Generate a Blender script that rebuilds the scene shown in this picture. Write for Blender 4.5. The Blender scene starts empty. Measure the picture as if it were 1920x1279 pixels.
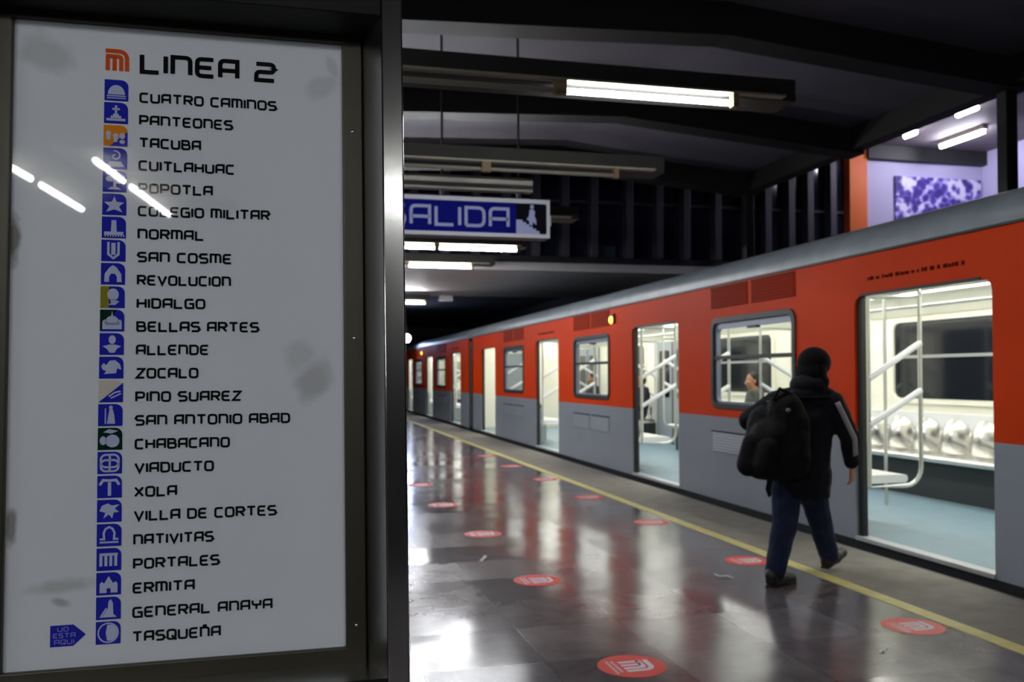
import bpy, bmesh, math, random
from mathutils import Vector, Matrix
from mathutils.geometry import tessellate_polygon
random.seed(7)
R = math.radians
SC = bpy.context.scene
COL = SC.collection

# ------------------------------------------------------------------ camera
def make_camera():
    yaw, pitch, roll = R(13.9335), R(0.6952), R(-0.3427)
    cy, sy, cp, sp = math.cos(yaw), math.sin(yaw), math.cos(pitch), math.sin(pitch)
    f = Vector((sy*cp, cy*cp, sp)); r = Vector((cy, -sy, 0)); u = r.cross(f)
    c, s = math.cos(roll), math.sin(roll)
    r2 = c*r + s*u; u2 = -s*r + c*u
    cd = bpy.data.cameras.new('camera'); co = bpy.data.objects.new('camera', cd); COL.objects.link(co)
    m = Matrix((r2, u2, -f)).transposed().to_4x4(); m.translation = Vector((0, 0, 1.4))
    co.matrix_world = m
    cd.sensor_width = 36; cd.lens = 1675.6276*36/1920; cd.shift_y = 43.152/1920
    cd.clip_start = .02; cd.clip_end = 300
    cd.dof.use_dof = True; cd.dof.focus_distance = 1.78; cd.dof.aperture_fstop = 5.8
    SC.camera = co
make_camera()
# ------------------------------------------------------------------ world, view
W = bpy.data.worlds.new('world'); SC.world = W; W.use_nodes = True
W.node_tree.nodes['Background'].inputs[0].default_value = (.25, .3, .5, 1)
W.node_tree.nodes['Background'].inputs[1].default_value = .004
vs = SC.view_settings
vs.view_transform = 'Standard'; vs.look = 'None'; vs.gamma = 1; vs.exposure = 0; vs.use_curve_mapping = False
L_TUBE = 140.0        # emission of a lit fluorescent tube
L_CAR = 17.0          # emission of the car's ceiling strips

# ------------------------------------------------------------------ materials
def srgb(r, g, b):
    return tuple(((v/255)/12.92 if v/255 <= .04045 else ((v/255+.055)/1.055)**2.4) for v in (r, g, b))
def mat(name, col, rough=.5, metal=0., emit=0., coat=0., spec=.5, vary=0., scale=6., bump=0., bscale=40., ecol=None):
    m = bpy.data.materials.new(name); m.use_nodes = True
    nt = m.node_tree; b = nt.nodes['Principled BSDF']
    b.inputs['Base Color'].default_value = (*col, 1)
    b.inputs['Roughness'].default_value = rough; b.inputs['Metallic'].default_value = metal
    b.inputs['Coat Weight'].default_value = coat; b.inputs['Coat Roughness'].default_value = .05
    b.inputs['Specular IOR Level'].default_value = spec
    if emit:
        b.inputs['Emission Color'].default_value = (*(ecol or col), 1); b.inputs['Emission Strength'].default_value = emit
    if vary or bump:
        tc = nt.nodes.new('ShaderNodeTexCoord')
        if vary:
            n = nt.nodes.new('ShaderNodeTexNoise'); n.inputs['Scale'].default_value = scale; n.inputs['Detail'].default_value = 5
            nt.links.new(tc.outputs['Object'], n.inputs['Vector'])
            rp = nt.nodes.new('ShaderNodeValToRGB')
            rp.color_ramp.elements[0].position = .3; rp.color_ramp.elements[1].position = .7
            rp.color_ramp.elements[0].color = (*[c*(1-vary) for c in col], 1)
            rp.color_ramp.elements[1].color = (*[min(1, c*(1+vary)) for c in col], 1)
            nt.links.new(n.outputs['Fac'], rp.inputs['Fac']); nt.links.new(rp.outputs['Color'], b.inputs['Base Color'])
        if bump:
            n2 = nt.nodes.new('ShaderNodeTexNoise'); n2.inputs['Scale'].default_value = bscale; n2.inputs['Detail'].default_value = 4
            nt.links.new(tc.outputs['Object'], n2.inputs['Vector'])
            bp = nt.nodes.new('ShaderNodeBump'); bp.inputs['Strength'].default_value = bump; bp.inputs['Distance'].default_value = .02
            nt.links.new(n2.outputs['Fac'], bp.inputs['Height']); nt.links.new(bp.outputs['Normal'], b.inputs['Normal'])
    return m
def glass_mat(name, tint=(.93, .95, .95), rough=.01, ior=1.5):
    m = bpy.data.materials.new(name); m.use_nodes = True; nt = m.node_tree; nt.nodes.clear()
    o = nt.nodes.new('ShaderNodeOutputMaterial'); mx = nt.nodes.new('ShaderNodeMixShader')
    t = nt.nodes.new('ShaderNodeBsdfTransparent'); t.inputs[0].default_value = (*tint, 1)
    g = nt.nodes.new('ShaderNodeBsdfGlossy'); g.inputs['Roughness'].default_value = rough
    f = nt.nodes.new('ShaderNodeFresnel'); f.inputs[0].default_value = ior
    ge = nt.nodes.new('ShaderNodeNewGeometry'); mr = nt.nodes.new('ShaderNodeMapRange')   # a thin sheet reflects alike from both sides
    mr.inputs[3].default_value = ior; mr.inputs[4].default_value = 1/ior
    nt.links.new(ge.outputs['Backfacing'], mr.inputs[0]); nt.links.new(mr.outputs[0], f.inputs[0])
    nt.links.new(f.outputs[0], mx.inputs[0]); nt.links.new(t.outputs[0], mx.inputs[1]); nt.links.new(g.outputs[0], mx.inputs[2])
    nt.links.new(mx.outputs[0], o.inputs[0]); return m
M = {}
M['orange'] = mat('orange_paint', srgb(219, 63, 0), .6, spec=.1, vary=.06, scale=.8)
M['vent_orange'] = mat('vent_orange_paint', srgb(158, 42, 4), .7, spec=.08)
M['grey'] = mat('grey_paint', srgb(150, 157, 168), .4, coat=.15, vary=.05, scale=1.2)
M['roofgrey'] = mat('roof_grey', srgb(140, 150, 156), .45, vary=.15, scale=3)
M['alu'] = mat('aluminium', (.55, .56, .58), .35, .8)
M['winframe'] = mat('window_aluminium', srgb(120, 128, 145), .4, .3)
M['black'] = mat('black_rubber', (.012, .013, .015), .55)
M['under'] = mat('underframe_black', (.008, .008, .009), .8)
M['cream'] = mat('cream_lining', srgb(240, 238, 222), .45, vary=.02, scale=2)
M['lino'] = mat('blue_grey_vinyl', srgb(128, 154, 170), .4, vary=.08, scale=4)
M['sill'] = mat('door_sill_aluminium', (.62, .64, .66), .35, .4)
M['steel'] = mat('polished_steel', (.72, .71, .68), .24, 1.)
M['pole'] = mat('grab_pole_metal', (.62, .63, .6), .3, .75)
M['rail'] = mat('white_rail', (.85, .86, .88), .3)
M['bench_base'] = mat('bench_base_dark', (.02, .028, .03), .6)
M['farglass'] = mat('dark_window_glass', (.012, .014, .02), .08, spec=.6)
M['doorgrey'] = mat('inner_door_grey', srgb(150, 158, 164), .45)
M['glass'] = glass_mat('train_glass')
M['pane'] = glass_mat('sign_glass', (.985, .99, .99), .02, 1.5)
M['carlight'] = mat('car_light_diffuser', (1, 1, 1), .5, emit=L_CAR, ecol=(1, .985, .9))
M['amber'] = mat('amber_lens', (1, .6, .1), .3, emit=5, ecol=(1, .55, .05))
M['tube'] = mat('lit_fluorescent_tube', (1, 1, 1), .4, emit=L_TUBE, ecol=(.95, .97, 1))
M['deadtube'] = mat('unlit_fluorescent_tube', (.2, .19, .15), .3)
M['board'] = mat('light_batten_paint', srgb(150, 146, 128), .6, vary=.15, scale=5)
M['batten'] = mat('batten_dark_paint', srgb(40, 39, 35), .75, vary=.15, scale=5)
M['ceil'] = mat('ceiling_panel_paint', srgb(112, 108, 120), .7, vary=.1, scale=1.5)
M['beam'] = mat('black_beam_paint', (.014, .014, .014), .6)
M['concrete'] = mat('platform_edge_concrete', srgb(128, 124, 116), .75, vary=.16, scale=5, bump=.15)
M['soffit'] = mat('bridge_soffit_paint', srgb(188, 186, 188), .6, vary=.08, scale=.8)
M['mullion'] = mat('mullion_grey', srgb(70, 68, 80), .5)
M['fglass'] = mat('facade_glass', (.012, .014, .035), .1, spec=.8)
M['freflection'] = mat('facade_teal_reflection', (.03, .06, .075), .15, spec=.8)
M['lav'] = mat('lavender_wall', srgb(192, 188, 222), .6, vary=.05, scale=.7)
M['pillar'] = mat('orange_pillar', srgb(236, 112, 40), .55)
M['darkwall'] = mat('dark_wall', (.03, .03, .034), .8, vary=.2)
M['ballast'] = mat('track_bed', (.03, .028, .026), .95, vary=.3, scale=12)
M['white_box'] = mat('white_box', (.7, .7, .72), .5)
M['signal'] = mat('signal_lens', (.6, .7, 1), .4, emit=120, ecol=(.5, .62, 1))
M['rust'] = mat('rusty_lampholder', srgb(120, 100, 70), .6)

def floor_mat():
    m = bpy.data.materials.new('polished_stone_tiles'); m.use_nodes = True; nt = m.node_tree; N = nt.nodes; L = nt.links
    b = N['Principled BSDF']
    g = N.new('ShaderNodeNewGeometry')
    sc = N.new('ShaderNodeVectorMath'); sc.operation = 'MULTIPLY'; sc.inputs[1].default_value = (1/.6, 1/.6, 0)
    L.new(g.outputs['Position'], sc.inputs[0])
    fl = N.new('ShaderNodeVectorMath'); fl.operation = 'FLOOR'; L.new(sc.outputs[0], fl.inputs[0])
    wn = N.new('ShaderNodeTexWhiteNoise'); wn.noise_dimensions = '3D'; L.new(fl.outputs[0], wn.inputs['Vector'])
    rp = N.new('ShaderNodeValToRGB'); e = rp.color_ramp.elements
    e[0].position = 0; e[0].color = (*srgb(84, 81, 85), 1)
    e[1].position = 1; e[1].color = (*srgb(108, 103, 106), 1)
    k = e.new(.35); k.color = (*srgb(92, 88, 94), 1)
    k = e.new(.7); k.color = (*srgb(102, 94, 95), 1)
    L.new(wn.outputs['Value'], rp.inputs['Fac'])
    nz = N.new('ShaderNodeTexNoise'); nz.inputs['Scale'].default_value = 3.2; nz.inputs['Detail'].default_value = 8
    nz.inputs['Roughness'].default_value = .65; nz.inputs['Distortion'].default_value = .8
    L.new(g.outputs['Position'], nz.inputs['Vector'])
    r2 = N.new('ShaderNodeMapRange'); r2.inputs[1].default_value = .3; r2.inputs[2].default_value = .7
    r2.inputs[3].default_value = .7; r2.inputs[4].default_value = 1.25; L.new(nz.outputs['Fac'], r2.inputs[0])
    mu = N.new('ShaderNodeVectorMath'); mu.operation = 'SCALE'; L.new(rp.outputs['Color'], mu.inputs[0]); L.new(r2.outputs[0], mu.inputs['Scale'])
    # joints
    fr = N.new('ShaderNodeVectorMath'); fr.operation = 'FRACTION'; L.new(sc.outputs[0], fr.inputs[0])
    sep = N.new('ShaderNodeSeparateXYZ'); L.new(fr.outputs[0], sep.inputs[0])
    def edge(o):
        a = N.new('ShaderNodeMath'); a.operation = 'PINGPONG'; a.inputs[1].default_value = .5; L.new(o, a.inputs[0])
        c = N.new('ShaderNodeMath'); c.operation = 'GREATER_THAN'; c.inputs[1].default_value = .007; L.new(a.outputs[0], c.inputs[0]); return c
    ex, ey = edge(sep.outputs['X']), edge(sep.outputs['Y'])
    mm = N.new('ShaderNodeMath'); mm.operation = 'MULTIPLY'; L.new(ex.outputs[0], mm.inputs[0]); L.new(ey.outputs[0], mm.inputs[1])
    jr = N.new('ShaderNodeMapRange'); jr.inputs[3].default_value = .72; jr.inputs[4].default_value = 1; L.new(mm.outputs[0], jr.inputs[0])
    m2 = N.new('ShaderNodeVectorMath'); m2.operation = 'SCALE'; L.new(mu.outputs[0], m2.inputs[0]); L.new(jr.outputs[0], m2.inputs['Scale'])
    L.new(m2.outputs[0], b.inputs['Base Color'])
    # every slab lies a touch out of true, and is polished unevenly
    cs = N.new('ShaderNodeVectorMath'); cs.operation = 'SUBTRACT'; cs.inputs[1].default_value = (.5, .5, .5); L.new(wn.outputs['Color'], cs.inputs[0])
    s1 = N.new('ShaderNodeVectorMath'); s1.operation = 'MULTIPLY'; s1.inputs[1].default_value = (.01, .01, 0); L.new(cs.outputs[0], s1.inputs[0])
    n2 = N.new('ShaderNodeTexNoise'); n2.inputs['Scale'].default_value = 3.4; n2.inputs['Detail'].default_value = 3
    L.new(g.outputs['Position'], n2.inputs['Vector'])
    c2 = N.new('ShaderNodeVectorMath'); c2.operation = 'SUBTRACT'; c2.inputs[1].default_value = (.5, .5, .5); L.new(n2.outputs['Color'], c2.inputs[0])
    s2 = N.new('ShaderNodeVectorMath'); s2.operation = 'MULTIPLY'; s2.inputs[1].default_value = (.045, .045, 0); L.new(c2.outputs[0], s2.inputs[0])
    a1 = N.new('ShaderNodeVectorMath'); L.new(g.outputs['Normal'], a1.inputs[0]); L.new(s1.outputs[0], a1.inputs[1])
    a2 = N.new('ShaderNodeVectorMath'); L.new(a1.outputs[0], a2.inputs[0]); L.new(s2.outputs[0], a2.inputs[1])
    nn = N.new('ShaderNodeVectorMath'); nn.operation = 'NORMALIZE'; L.new(a2.outputs[0], nn.inputs[0])
    L.new(nn.outputs[0], b.inputs['Normal'])
    rr = N.new('ShaderNodeMapRange'); rr.inputs[3].default_value = .12; rr.inputs[4].default_value = .22
    sx = N.new('ShaderNodeSeparateXYZ'); L.new(wn.outputs['Color'], sx.inputs[0]); L.new(sx.outputs['Z'], rr.inputs[0])
    L.new(rr.outputs[0], b.inputs['Roughness'])
    b.inputs['Specular IOR Level'].default_value = .4
    return m
M['floor'] = floor_mat()

# ------------------------------------------------------------------ mesh builder
class MB:
    def __init__(s): s.v = []; s.f = []
    def add(s, vs_, fs_):
        k = len(s.v); s.v += [tuple(v) for v in vs_]; s.f += [tuple(i+k for i in f) for f in fs_]; return s
    def box(s, x0, x1, y0, y1, z0, z1):
        v = [(x, y, z) for x in (x0, x1) for y in (y0, y1) for z in (z0, z1)]
        return s.add(v, [(0, 1, 3, 2), (4, 6, 7, 5), (0, 4, 5, 1), (2, 3, 7, 6), (0, 2, 6, 4), (1, 5, 7, 3)])
    def tube(s, path, r, n=10, closed=False):
        P = [Vector(p) for p in path]; m = len(P); rings = []; up = None
        rs = r if isinstance(r, (list, tuple)) else [r]*m
        for i, p in enumerate(P):
            a = P[(i-1) % m] if (closed or i) else p; b = P[(i+1) % m] if (closed or i < m-1) else p
            t = (b-a).normalized()
            if up is None:
                up = Vector((0, 0, 1)) if abs(t.z) < .9 else Vector((1, 0, 0))
            sd = t.cross(up).normalized(); up = sd.cross(t).normalized()
            rings.append([p + rs[i]*(math.cos(q)*sd + math.sin(q)*up) for q in [2*math.pi*k/n for k in range(n)]])
        vs_ = [v for rg in rings for v in rg]; fs_ = []
        for i in range(m if closed else m-1):
            j = (i+1) % m
            for k in range(n):
                fs_.append((i*n+k, i*n+(k+1) % n, j*n+(k+1) % n, j*n+k))
        if not closed:
            fs_.append(tuple(reversed(range(n)))); fs_.append(tuple(range((m-1)*n, m*n)))
        return s.add(vs_, fs_)
    def ell(s, c, rad, rot=None, nu=16, nv=10):
        c = Vector(c); vs_ = []; fs_ = []
        for j in range(1, nv):
            th = math.pi*j/nv
            for i in range(nu):
                ph = 2*math.pi*i/nu
                p = Vector((rad[0]*math.sin(th)*math.cos(ph), rad[1]*math.sin(th)*math.sin(ph), rad[2]*math.cos(th)))
                vs_.append(c + (rot @ p if rot else p))
        for pz in (rad[2], -rad[2]):
            p = Vector((0, 0, pz)); vs_.append(c + (rot @ p if rot else p))
        T, B = len(vs_)-2, len(vs_)-1
        for j in range(nv-2):
            for i in range(nu):
                a = j*nu+i; b2 = j*nu+(i+1) % nu
                fs_.append((a, a+nu, b2+nu, b2))
        for i in range(nu):
            fs_.append((T, i, (i+1) % nu)); o = (nv-2)*nu
            fs_.append((B, o+(i+1) % nu, o+i))
        return s.add(vs_, fs_)
    def cap(s, p0, p1, r0, r1, n=12):
        p0, p1 = Vector(p0), Vector(p1); d = (p1-p0).normalized(); path = []; rs = []
        for k in (0, 25, 50, 70): path.append(p0 - d*r0*math.cos(R(k))); rs.append(max(r0*math.sin(R(k)), r0*.05))
        path += [p0, p1]; rs += [r0, r1]
        for k in (20, 40, 65, 90): path.append(p1 + d*r1*math.sin(R(k))); rs.append(max(r1*math.cos(R(k)), r1*.05))
        return s.tube(path, rs, n)
    def poly(s, outer, holes=(), place=None, d0=0., d1=None):
        """flat polygon with holes in (a, b); place(a, b, d) -> xyz; extruded from d0 to d1 when d1 is given"""
        place = place or (lambda a, b, d: (a, b, d))
        loops = [list(outer)] + [list(h) for h in holes]
        tris = tessellate_polygon([[Vector((a, b, 0)) for a, b in lp] for lp in loops])
        flat = [p for lp in loops for p in lp]; n = len(flat)
        vs_ = [place(a, b, d0) for a, b in flat]; fs_ = [tuple(t) for t in tris]
        if d1 is not None:
            vs_ += [place(a, b, d1) for a, b in flat]; fs_ += [tuple(n+i for i in reversed(t)) for t in tris]
            k = 0
            for lp in loops:
                m = len(lp)
                for i in range(m): fs_.append((k+i, k+(i+1) % m, n+k+(i+1) % m, n+k+i))
                k += m
        return s.add(vs_, fs_)
    def build(s, name, material, parent=None, origin=None, smooth=35, bevel=0, fix=True):
        if origin is None:
            if parent is not None: origin = Vector(parent.get('_o', (0, 0, 0)))
            else:
                xs = [v[0] for v in s.v]; ys = [v[1] for v in s.v]; zs = [v[2] for v in s.v]
                origin = Vector(((min(xs)+max(xs))/2, (min(ys)+max(ys))/2, min(zs)))
        origin = Vector(origin)
        me = bpy.data.meshes.new(name); me.from_pydata([tuple(Vector(v)-origin) for v in s.v], [], s.f)
        if fix:
            bm = bmesh.new(); bm.from_mesh(me); bmesh.ops.remove_doubles(bm, verts=bm.verts, dist=1e-6)
            bmesh.ops.recalc_face_normals(bm, faces=bm.faces); bm.to_mesh(me); bm.free()
        me.materials.append(material)
        if smooth:
            me.polygons.foreach_set('use_smooth', [True]*len(me.polygons)); me.set_sharp_from_angle(angle=R(smooth))
        o = bpy.data.objects.new(name, me); COL.objects.link(o)
        if parent is not None: o.parent = parent; o['_o'] = tuple(origin)
        else: o.location = origin; o['_o'] = tuple(origin)
        if bevel:
            b = o.modifiers.new('bevel', 'BEVEL'); b.width = bevel; b.segments = 2; b.limit_method = 'ANGLE'
        return o
def tag(o, label=None, cat=None, group=None, kind=None):
    if label: o['label'] = label
    if cat: o['category'] = cat
    if group: o['group'] = group
    if kind: o['kind'] = kind
    return o
def empty(name, loc, label=None, cat=None, group=None, local=False):
    o = bpy.data.objects.new(name, None); COL.objects.link(o); o.location = loc; o.empty_display_size = .2
    o['_o'] = (0, 0, 0) if local else tuple(loc)
    return tag(o, label, cat, group)
def copy_tree(o, parent=None):
    c = o.copy(); COL.objects.link(c)
    if parent is not None: c.parent = parent; c.matrix_parent_inverse = o.matrix_parent_inverse.copy()
    for ch in list(o.children): copy_tree(ch, c)
    return c
def struct(mb, name, material, **k):
    return tag(mb.build(name, material, **k), kind='structure')
def box(*a): return MB().box(*a)
def rrect(x0, x1, y0, y1, r, n=5, corners=(1, 1, 1, 1)):
    """rounded rectangle, counter-clockwise from the lower left; corners = ll, lr, ur, ul"""
    out = []
    for (cx, cy, a0, k, px, py) in ((x0+r, y0+r, 180, 0, x0, y0), (x1-r, y0+r, 270, 1, x1, y0), (x1-r, y1-r, 0, 2, x1, y1), (x0+r, y1-r, 90, 3, x0, y1)):
        if corners[k]:
            for i in range(n+1):
                a = R(a0+90*i/n); out.append((cx+r*math.cos(a), cy+r*math.sin(a)))
        else: out.append((px, py))
    return out
def arc_path(pts, r, n=5):
    """polyline with its inner corners rounded; a point may carry its own radius"""
    P = [Vector(p[:2]) for p in pts]; rad = [p[2] if len(p) > 2 else r for p in pts]; out = [P[0]]
    for i in range(1, len(P)-1):
        a, b, c = P[i-1], P[i], P[i+1]
        u, v = (a-b), (c-b); q = min(rad[i], u.length*.5, v.length*.5)
        if q < 1e-4: out.append(b); continue
        s, e = b+u.normalized()*q, b+v.normalized()*q
        for k in range(n+1):
            t = k/n; out.append((1-t)**2*s + 2*t*(1-t)*b + t*t*e)
    out.append(P[-1]); return out
def ribbon(mb, P, w, place, d, closed=False):
    m = len(P); Lf, Rt = [], []
    for i in range(m):
        a = P[(i-1) % m] if (closed or i) else None; c = P[(i+1) % m] if (closed or i < m-1) else None
        t1 = (P[i]-a).normalized() if a is not None else None; t2 = (c-P[i]).normalized() if c is not None else None
        if t1 is None: t1 = t2
        if t2 is None: t2 = t1
        n1, n2 = Vector((-t1.y, t1.x)), Vector((-t2.y, t2.x)); nn = n1+n2
        nn = nn.normalized() if nn.length > 1e-6 else n1
        k = w/2/max(.45, nn.dot(n1)); Lf.append(P[i]+nn*k); Rt.append(P[i]-nn*k)
    vs_ = [place(p.x, p.y, d) for p in Lf] + [place(p.x, p.y, d) for p in Rt]; fs_ = []
    for i in range(m if closed else m-1):
        j = (i+1) % m; fs_.append((m+i, m+j, j, i))
    mb.add(vs_, fs_)

# ------------------------------------------------------------------ lettering (squared capitals with rounded shoulders)
G = {
 'A': (.85, [[(0, 0), (0, 1), (.85, 1, 0), (.85, 0)], [(0, .42), (.85, .42)]]),
 'B': (.85, [[(0, 0, 0), (0, 1, 0), (.76, 1), (.76, .53, .1), (0, .53)], [(0, .53), (.85, .53), (.85, 0), (0, 0)]]),
 'C': (.82, [[(.82, 1), (0, 1), (0, 0), (.82, 0)]]),
 'D': (.85, [[(.0, 0), (0, 1, 0), (.85, 1, .34), (.85, 0, .34), (0, 0)]]),
 'E': (.8, [[(.8, 1), (0, 1), (0, 0), (.8, 0)], [(0, .5), (.7, .5)]]),
 'G': (.85, [[(.85, 1), (0, 1), (0, 0), (.85, 0, 0), (.85, .5, 0), (.42, .5)]]),
 'H': (.85, [[(0, 0), (0, 1)], [(.85, 0), (.85, 1)], [(0, .5), (.85, .5)]]),
 'I': (.0, [[(0, 0), (0, 1)]]),
 'L': (.8, [[(0, 1), (0, 0, 0), (.8, 0)]]),
 'M': (1.06, [[(0, 0), (0, 1, 0), (1.06, 1), (1.06, 0)], [(.53, 0), (.53, 1)]]),
 'N': (.85, [[(0, 0), (0, 1, 0), (.85, 1), (.85, 0)]]),
 'Ñ': (.85, [[(0, 0), (0, 1, 0), (.85, 1), (.85, 0)], [(.2, 1.24), (.65, 1.24)]]),
 'O': (.85, 'O'),
 'Q': (.85, 'O', [[(.45, .4), (.95, -.12)]]),
 'P': (.82, [[(0, 0), (0, 1, 0), (.82, 1), (.82, .42), (0, .42)]]),
 'R': (.82, [[(0, 0), (0, 1, 0), (.82, 1), (.82, .48), (0, .48)], [(.4, .48), (.82, 0)]]),
 'S': (.82, [[(.82, 1), (0, 1), (0, .52), (.82, .52), (.82, 0), (0, 0)]]),
 'T': (.9, [[(0, 1), (.9, 1)], [(.45, 1), (.45, 0)]]),
 'U': (.85, [[(0, 1), (0, 0), (.85, 0), (.85, 1)]]),
 'V': (.9, [[(0, 1), (.45, 0, 0), (.9, 1)]]),
 'X': (.85, [[(0, 0), (.85, 1)], [(0, 1), (.85, 0)]]),
 'Y': (.85, [[(0, 1), (.0, .5), (.85, .5)], [(.85, 1), (.85, .5, 0), (.42, .5, 0), (.42, 0)]]),
 'Z': (.85, [[(0, 1), (.85, 1, 0), (0, 0, 0), (.85, 0)]]),
 '2': (.9, [[(0, .98), (.9, .98), (.9, .5), (0, .5), (0, 0, 0), (.9, 0)]]),
}
def text_mb(txt, x0, x1, y0, h, place, d, t=.17, gap=.36, mb=None):
    mb = mb or MB(); wid = 0; items = []
    for ch in txt:
        if ch == ' ': wid += .62; continue
        items.append((ch, wid)); wid += G[ch][0] + gap
    wid -= gap; sx = (x1-x0-t*h)/wid; b = t*h/2; hh = h - t*h
    for ch, u in items:
        g = G[ch]; strokes = g[1]
        fx = lambda p: ((u+p[0])*sx + x0 + b, p[1]*hh + y0 + b) + ((p[2]*hh,) if len(p) > 2 else ())
        if strokes == 'O':
            P = [Vector(q) for q in rrect(u*sx+x0+b, (u+g[0])*sx+x0+b, y0+b, y0+b+hh, .24*hh, 4)]
            ribbon(mb, P, t*h, place, d, True); strokes = g[2] if len(g) > 2 else []
        for st in strokes:
            ribbon(mb, arc_path([fx(p) for p in st], .26*hh, 4), t*h, place, d)
    return mb
def logo_strokes(mb, x, y, s, place, d, w=.13):
    """station mark: a shoulder over a comb of three bars, in a square of side s"""
    f = lambda p: (x+p[0]*s, y+p[1]*s) + ((p[2]*s,) if len(p) > 2 else ())
    for st in ([(0, .93), (.93, .93, .4), (.93, 0)], [(.02, .68), (.68, .68, .15), (.68, 0)], [(.1, .68), (.1, 0)], [(.39, .68), (.39, 0)]):
        ribbon(mb, arc_path([f(p) for p in st], .2*s, 6), w*s*1.35, place, d)
    return mb

# ================================================================== SETTING
def profile_z(x, drop=0.):     # the canopy ceiling: near level over the platform, falling towards the far column line
    pts = [(-9, 4.98), (1, 5.02), (4.3, 5.16), (7.95, 4.86)]
    for (a, za), (b, zb) in zip(pts, pts[1:]):
        if x <= b: return za+(zb-za)*(x-a)/(b-a) - drop
    return pts[-1][1]-drop
PX = [-9, 1, 4.3, 7.95]
def strip_xz(mb, y0, y1, d0, d1):
    for a, b in zip(PX, PX[1:]):
        v = [(x, y, profile_z(x, d)) for x in (a, b) for y in (y0, y1) for d in (d1, d0)]
        mb.add(v, [(0, 1, 3, 2), (4, 6, 7, 5), (0, 4, 5, 1), (2, 3, 7, 6), (0, 2, 6, 4), (1, 5, 7, 3)])
    return mb
def setting():
    struct(box(-9, 3.51, -12, 46, -1.2, 0), 'floor', M['floor'])
    struct(box(3.51, 4.36, -12, 46, -1.2, 0), 'floor_edge_strip', M['concrete'])
    ye = mat('yellow_line_paint', srgb(206, 196, 118), .5, vary=.12, scale=9)
    tag(box(3.515, 3.62, -12, 45.9, 0, .003).build('trim_1', ye), kind='structure')
    tag(box(4.36, 4.40, -12, 46, -1.2, -.004).build('trim_2', M['black']), kind='structure')
    struct(box(4.40, 17, -12, 46, -1.5, -1.2), 'ground_track_bed', M['ballast'])
    struct(box(8.6, 17, -12, 46, -1.2, 0), 'floor_far_platform', M['concrete'])
    struct(strip_xz(MB(), -12, 14.6, -.12, 0), 'ceiling', M['ceil'], smooth=0)
    for k, y in enumerate((-6.1, -3.2, -.35, 2.55, 5.45, 8.36, 11.28, 14.2)):
        struct(strip_xz(MB(), y-.17, y+.17, -.02, .34), 'beam_%d' % (k+1), M['beam'], smooth=0)
    struct(box(7.72, 7.95, -12, 14.6, 4.57, 4.88), 'beam_edge', M['beam'])
    for k, y in enumerate((-3.2, 2.55, 8.36, 14.2)):
        struct(box(7.74, 7.89, y-.075, y+.075, -1.2, 4.6), 'column_%d' % (k+1), M['beam'], bevel=.01)
    # the building that bridges platform and track: soffit, glazed front, further wall
    struct(box(-9, 11.75, 17.0, 22.9, 3.46, 3.62), 'ceiling_bridge', M['soffit'])
    struct(box(-9, 11.75, 17.0, 17.2, 3.62, 3.75), 'trim_3', M['beam'])
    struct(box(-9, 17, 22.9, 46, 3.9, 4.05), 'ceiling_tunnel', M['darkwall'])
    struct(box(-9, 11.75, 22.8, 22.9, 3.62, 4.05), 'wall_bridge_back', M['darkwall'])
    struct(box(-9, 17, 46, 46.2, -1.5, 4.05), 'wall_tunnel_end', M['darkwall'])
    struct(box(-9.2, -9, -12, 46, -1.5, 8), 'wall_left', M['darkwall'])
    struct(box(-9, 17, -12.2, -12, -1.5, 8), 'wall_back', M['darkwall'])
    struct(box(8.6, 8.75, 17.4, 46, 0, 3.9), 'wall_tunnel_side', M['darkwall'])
    struct(box(12.16, 15.3, 17.0, 17.2, 0, 6.25), 'wall_far', M['lav'])
    struct(box(15.2, 15.4, 6, 17.0, 0, 8), 'wall_right', M['lav'])
    struct(box(11.72, 12.16, 16.9, 17.2, 0, 6.6), 'pillar_orange', M['pillar'], bevel=.015)
    struct(box(8.3, 15.2, 8, 17.6, 6.35, 6.5), 'ceiling_far_hall', mat('far_hall_ceiling', srgb(120, 112, 116), .7, vary=.1, scale=1))
    struct(box(12.16, 15.2, 16.84, 17.0, 6.05, 6.35), 'beam_far_hall', M['beam'])
    struct(box(11.7, 17, 17.2, 17.4, 0, 8), 'wall_far_hall_back', M['darkwall'])
    # glazed front above the bridge: fins, glass and a painted reflection
    gl = tag(empty('glazed_facade', (1.4, 17.05, 3.75)), kind='structure')
    box(-9, 11.7, 17.1, 17.16, 3.75, 8).build('facade_glass', M['fglass'], gl)
    xs = [11.3, 10.75, 10.3, 9.75, 9.3, 8.6, 7.9, 7.3, 6.65, 5.9, 5.3, 4.7, 4.1, 3.5, 2.9, 2.3, 1.7, 1.1]
    for x in xs: box(x-.075, x+.075, 16.86, 17.1, 3.75, 8).build('mullion', M['mullion'], gl, bevel=.01)
    box(5.98, 6.42, 17.07, 17.1, 3.76, 3.99).build('painted_reflection', M['freflection'], gl)  # blue reflection in the facade glass, painted as a patch of its own
    for z in (4.85, 6.4): box(-9, 11.7, 17.04, 17.1, z, z+.05).build('transom', M['mullion'], gl)
setting()

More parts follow.
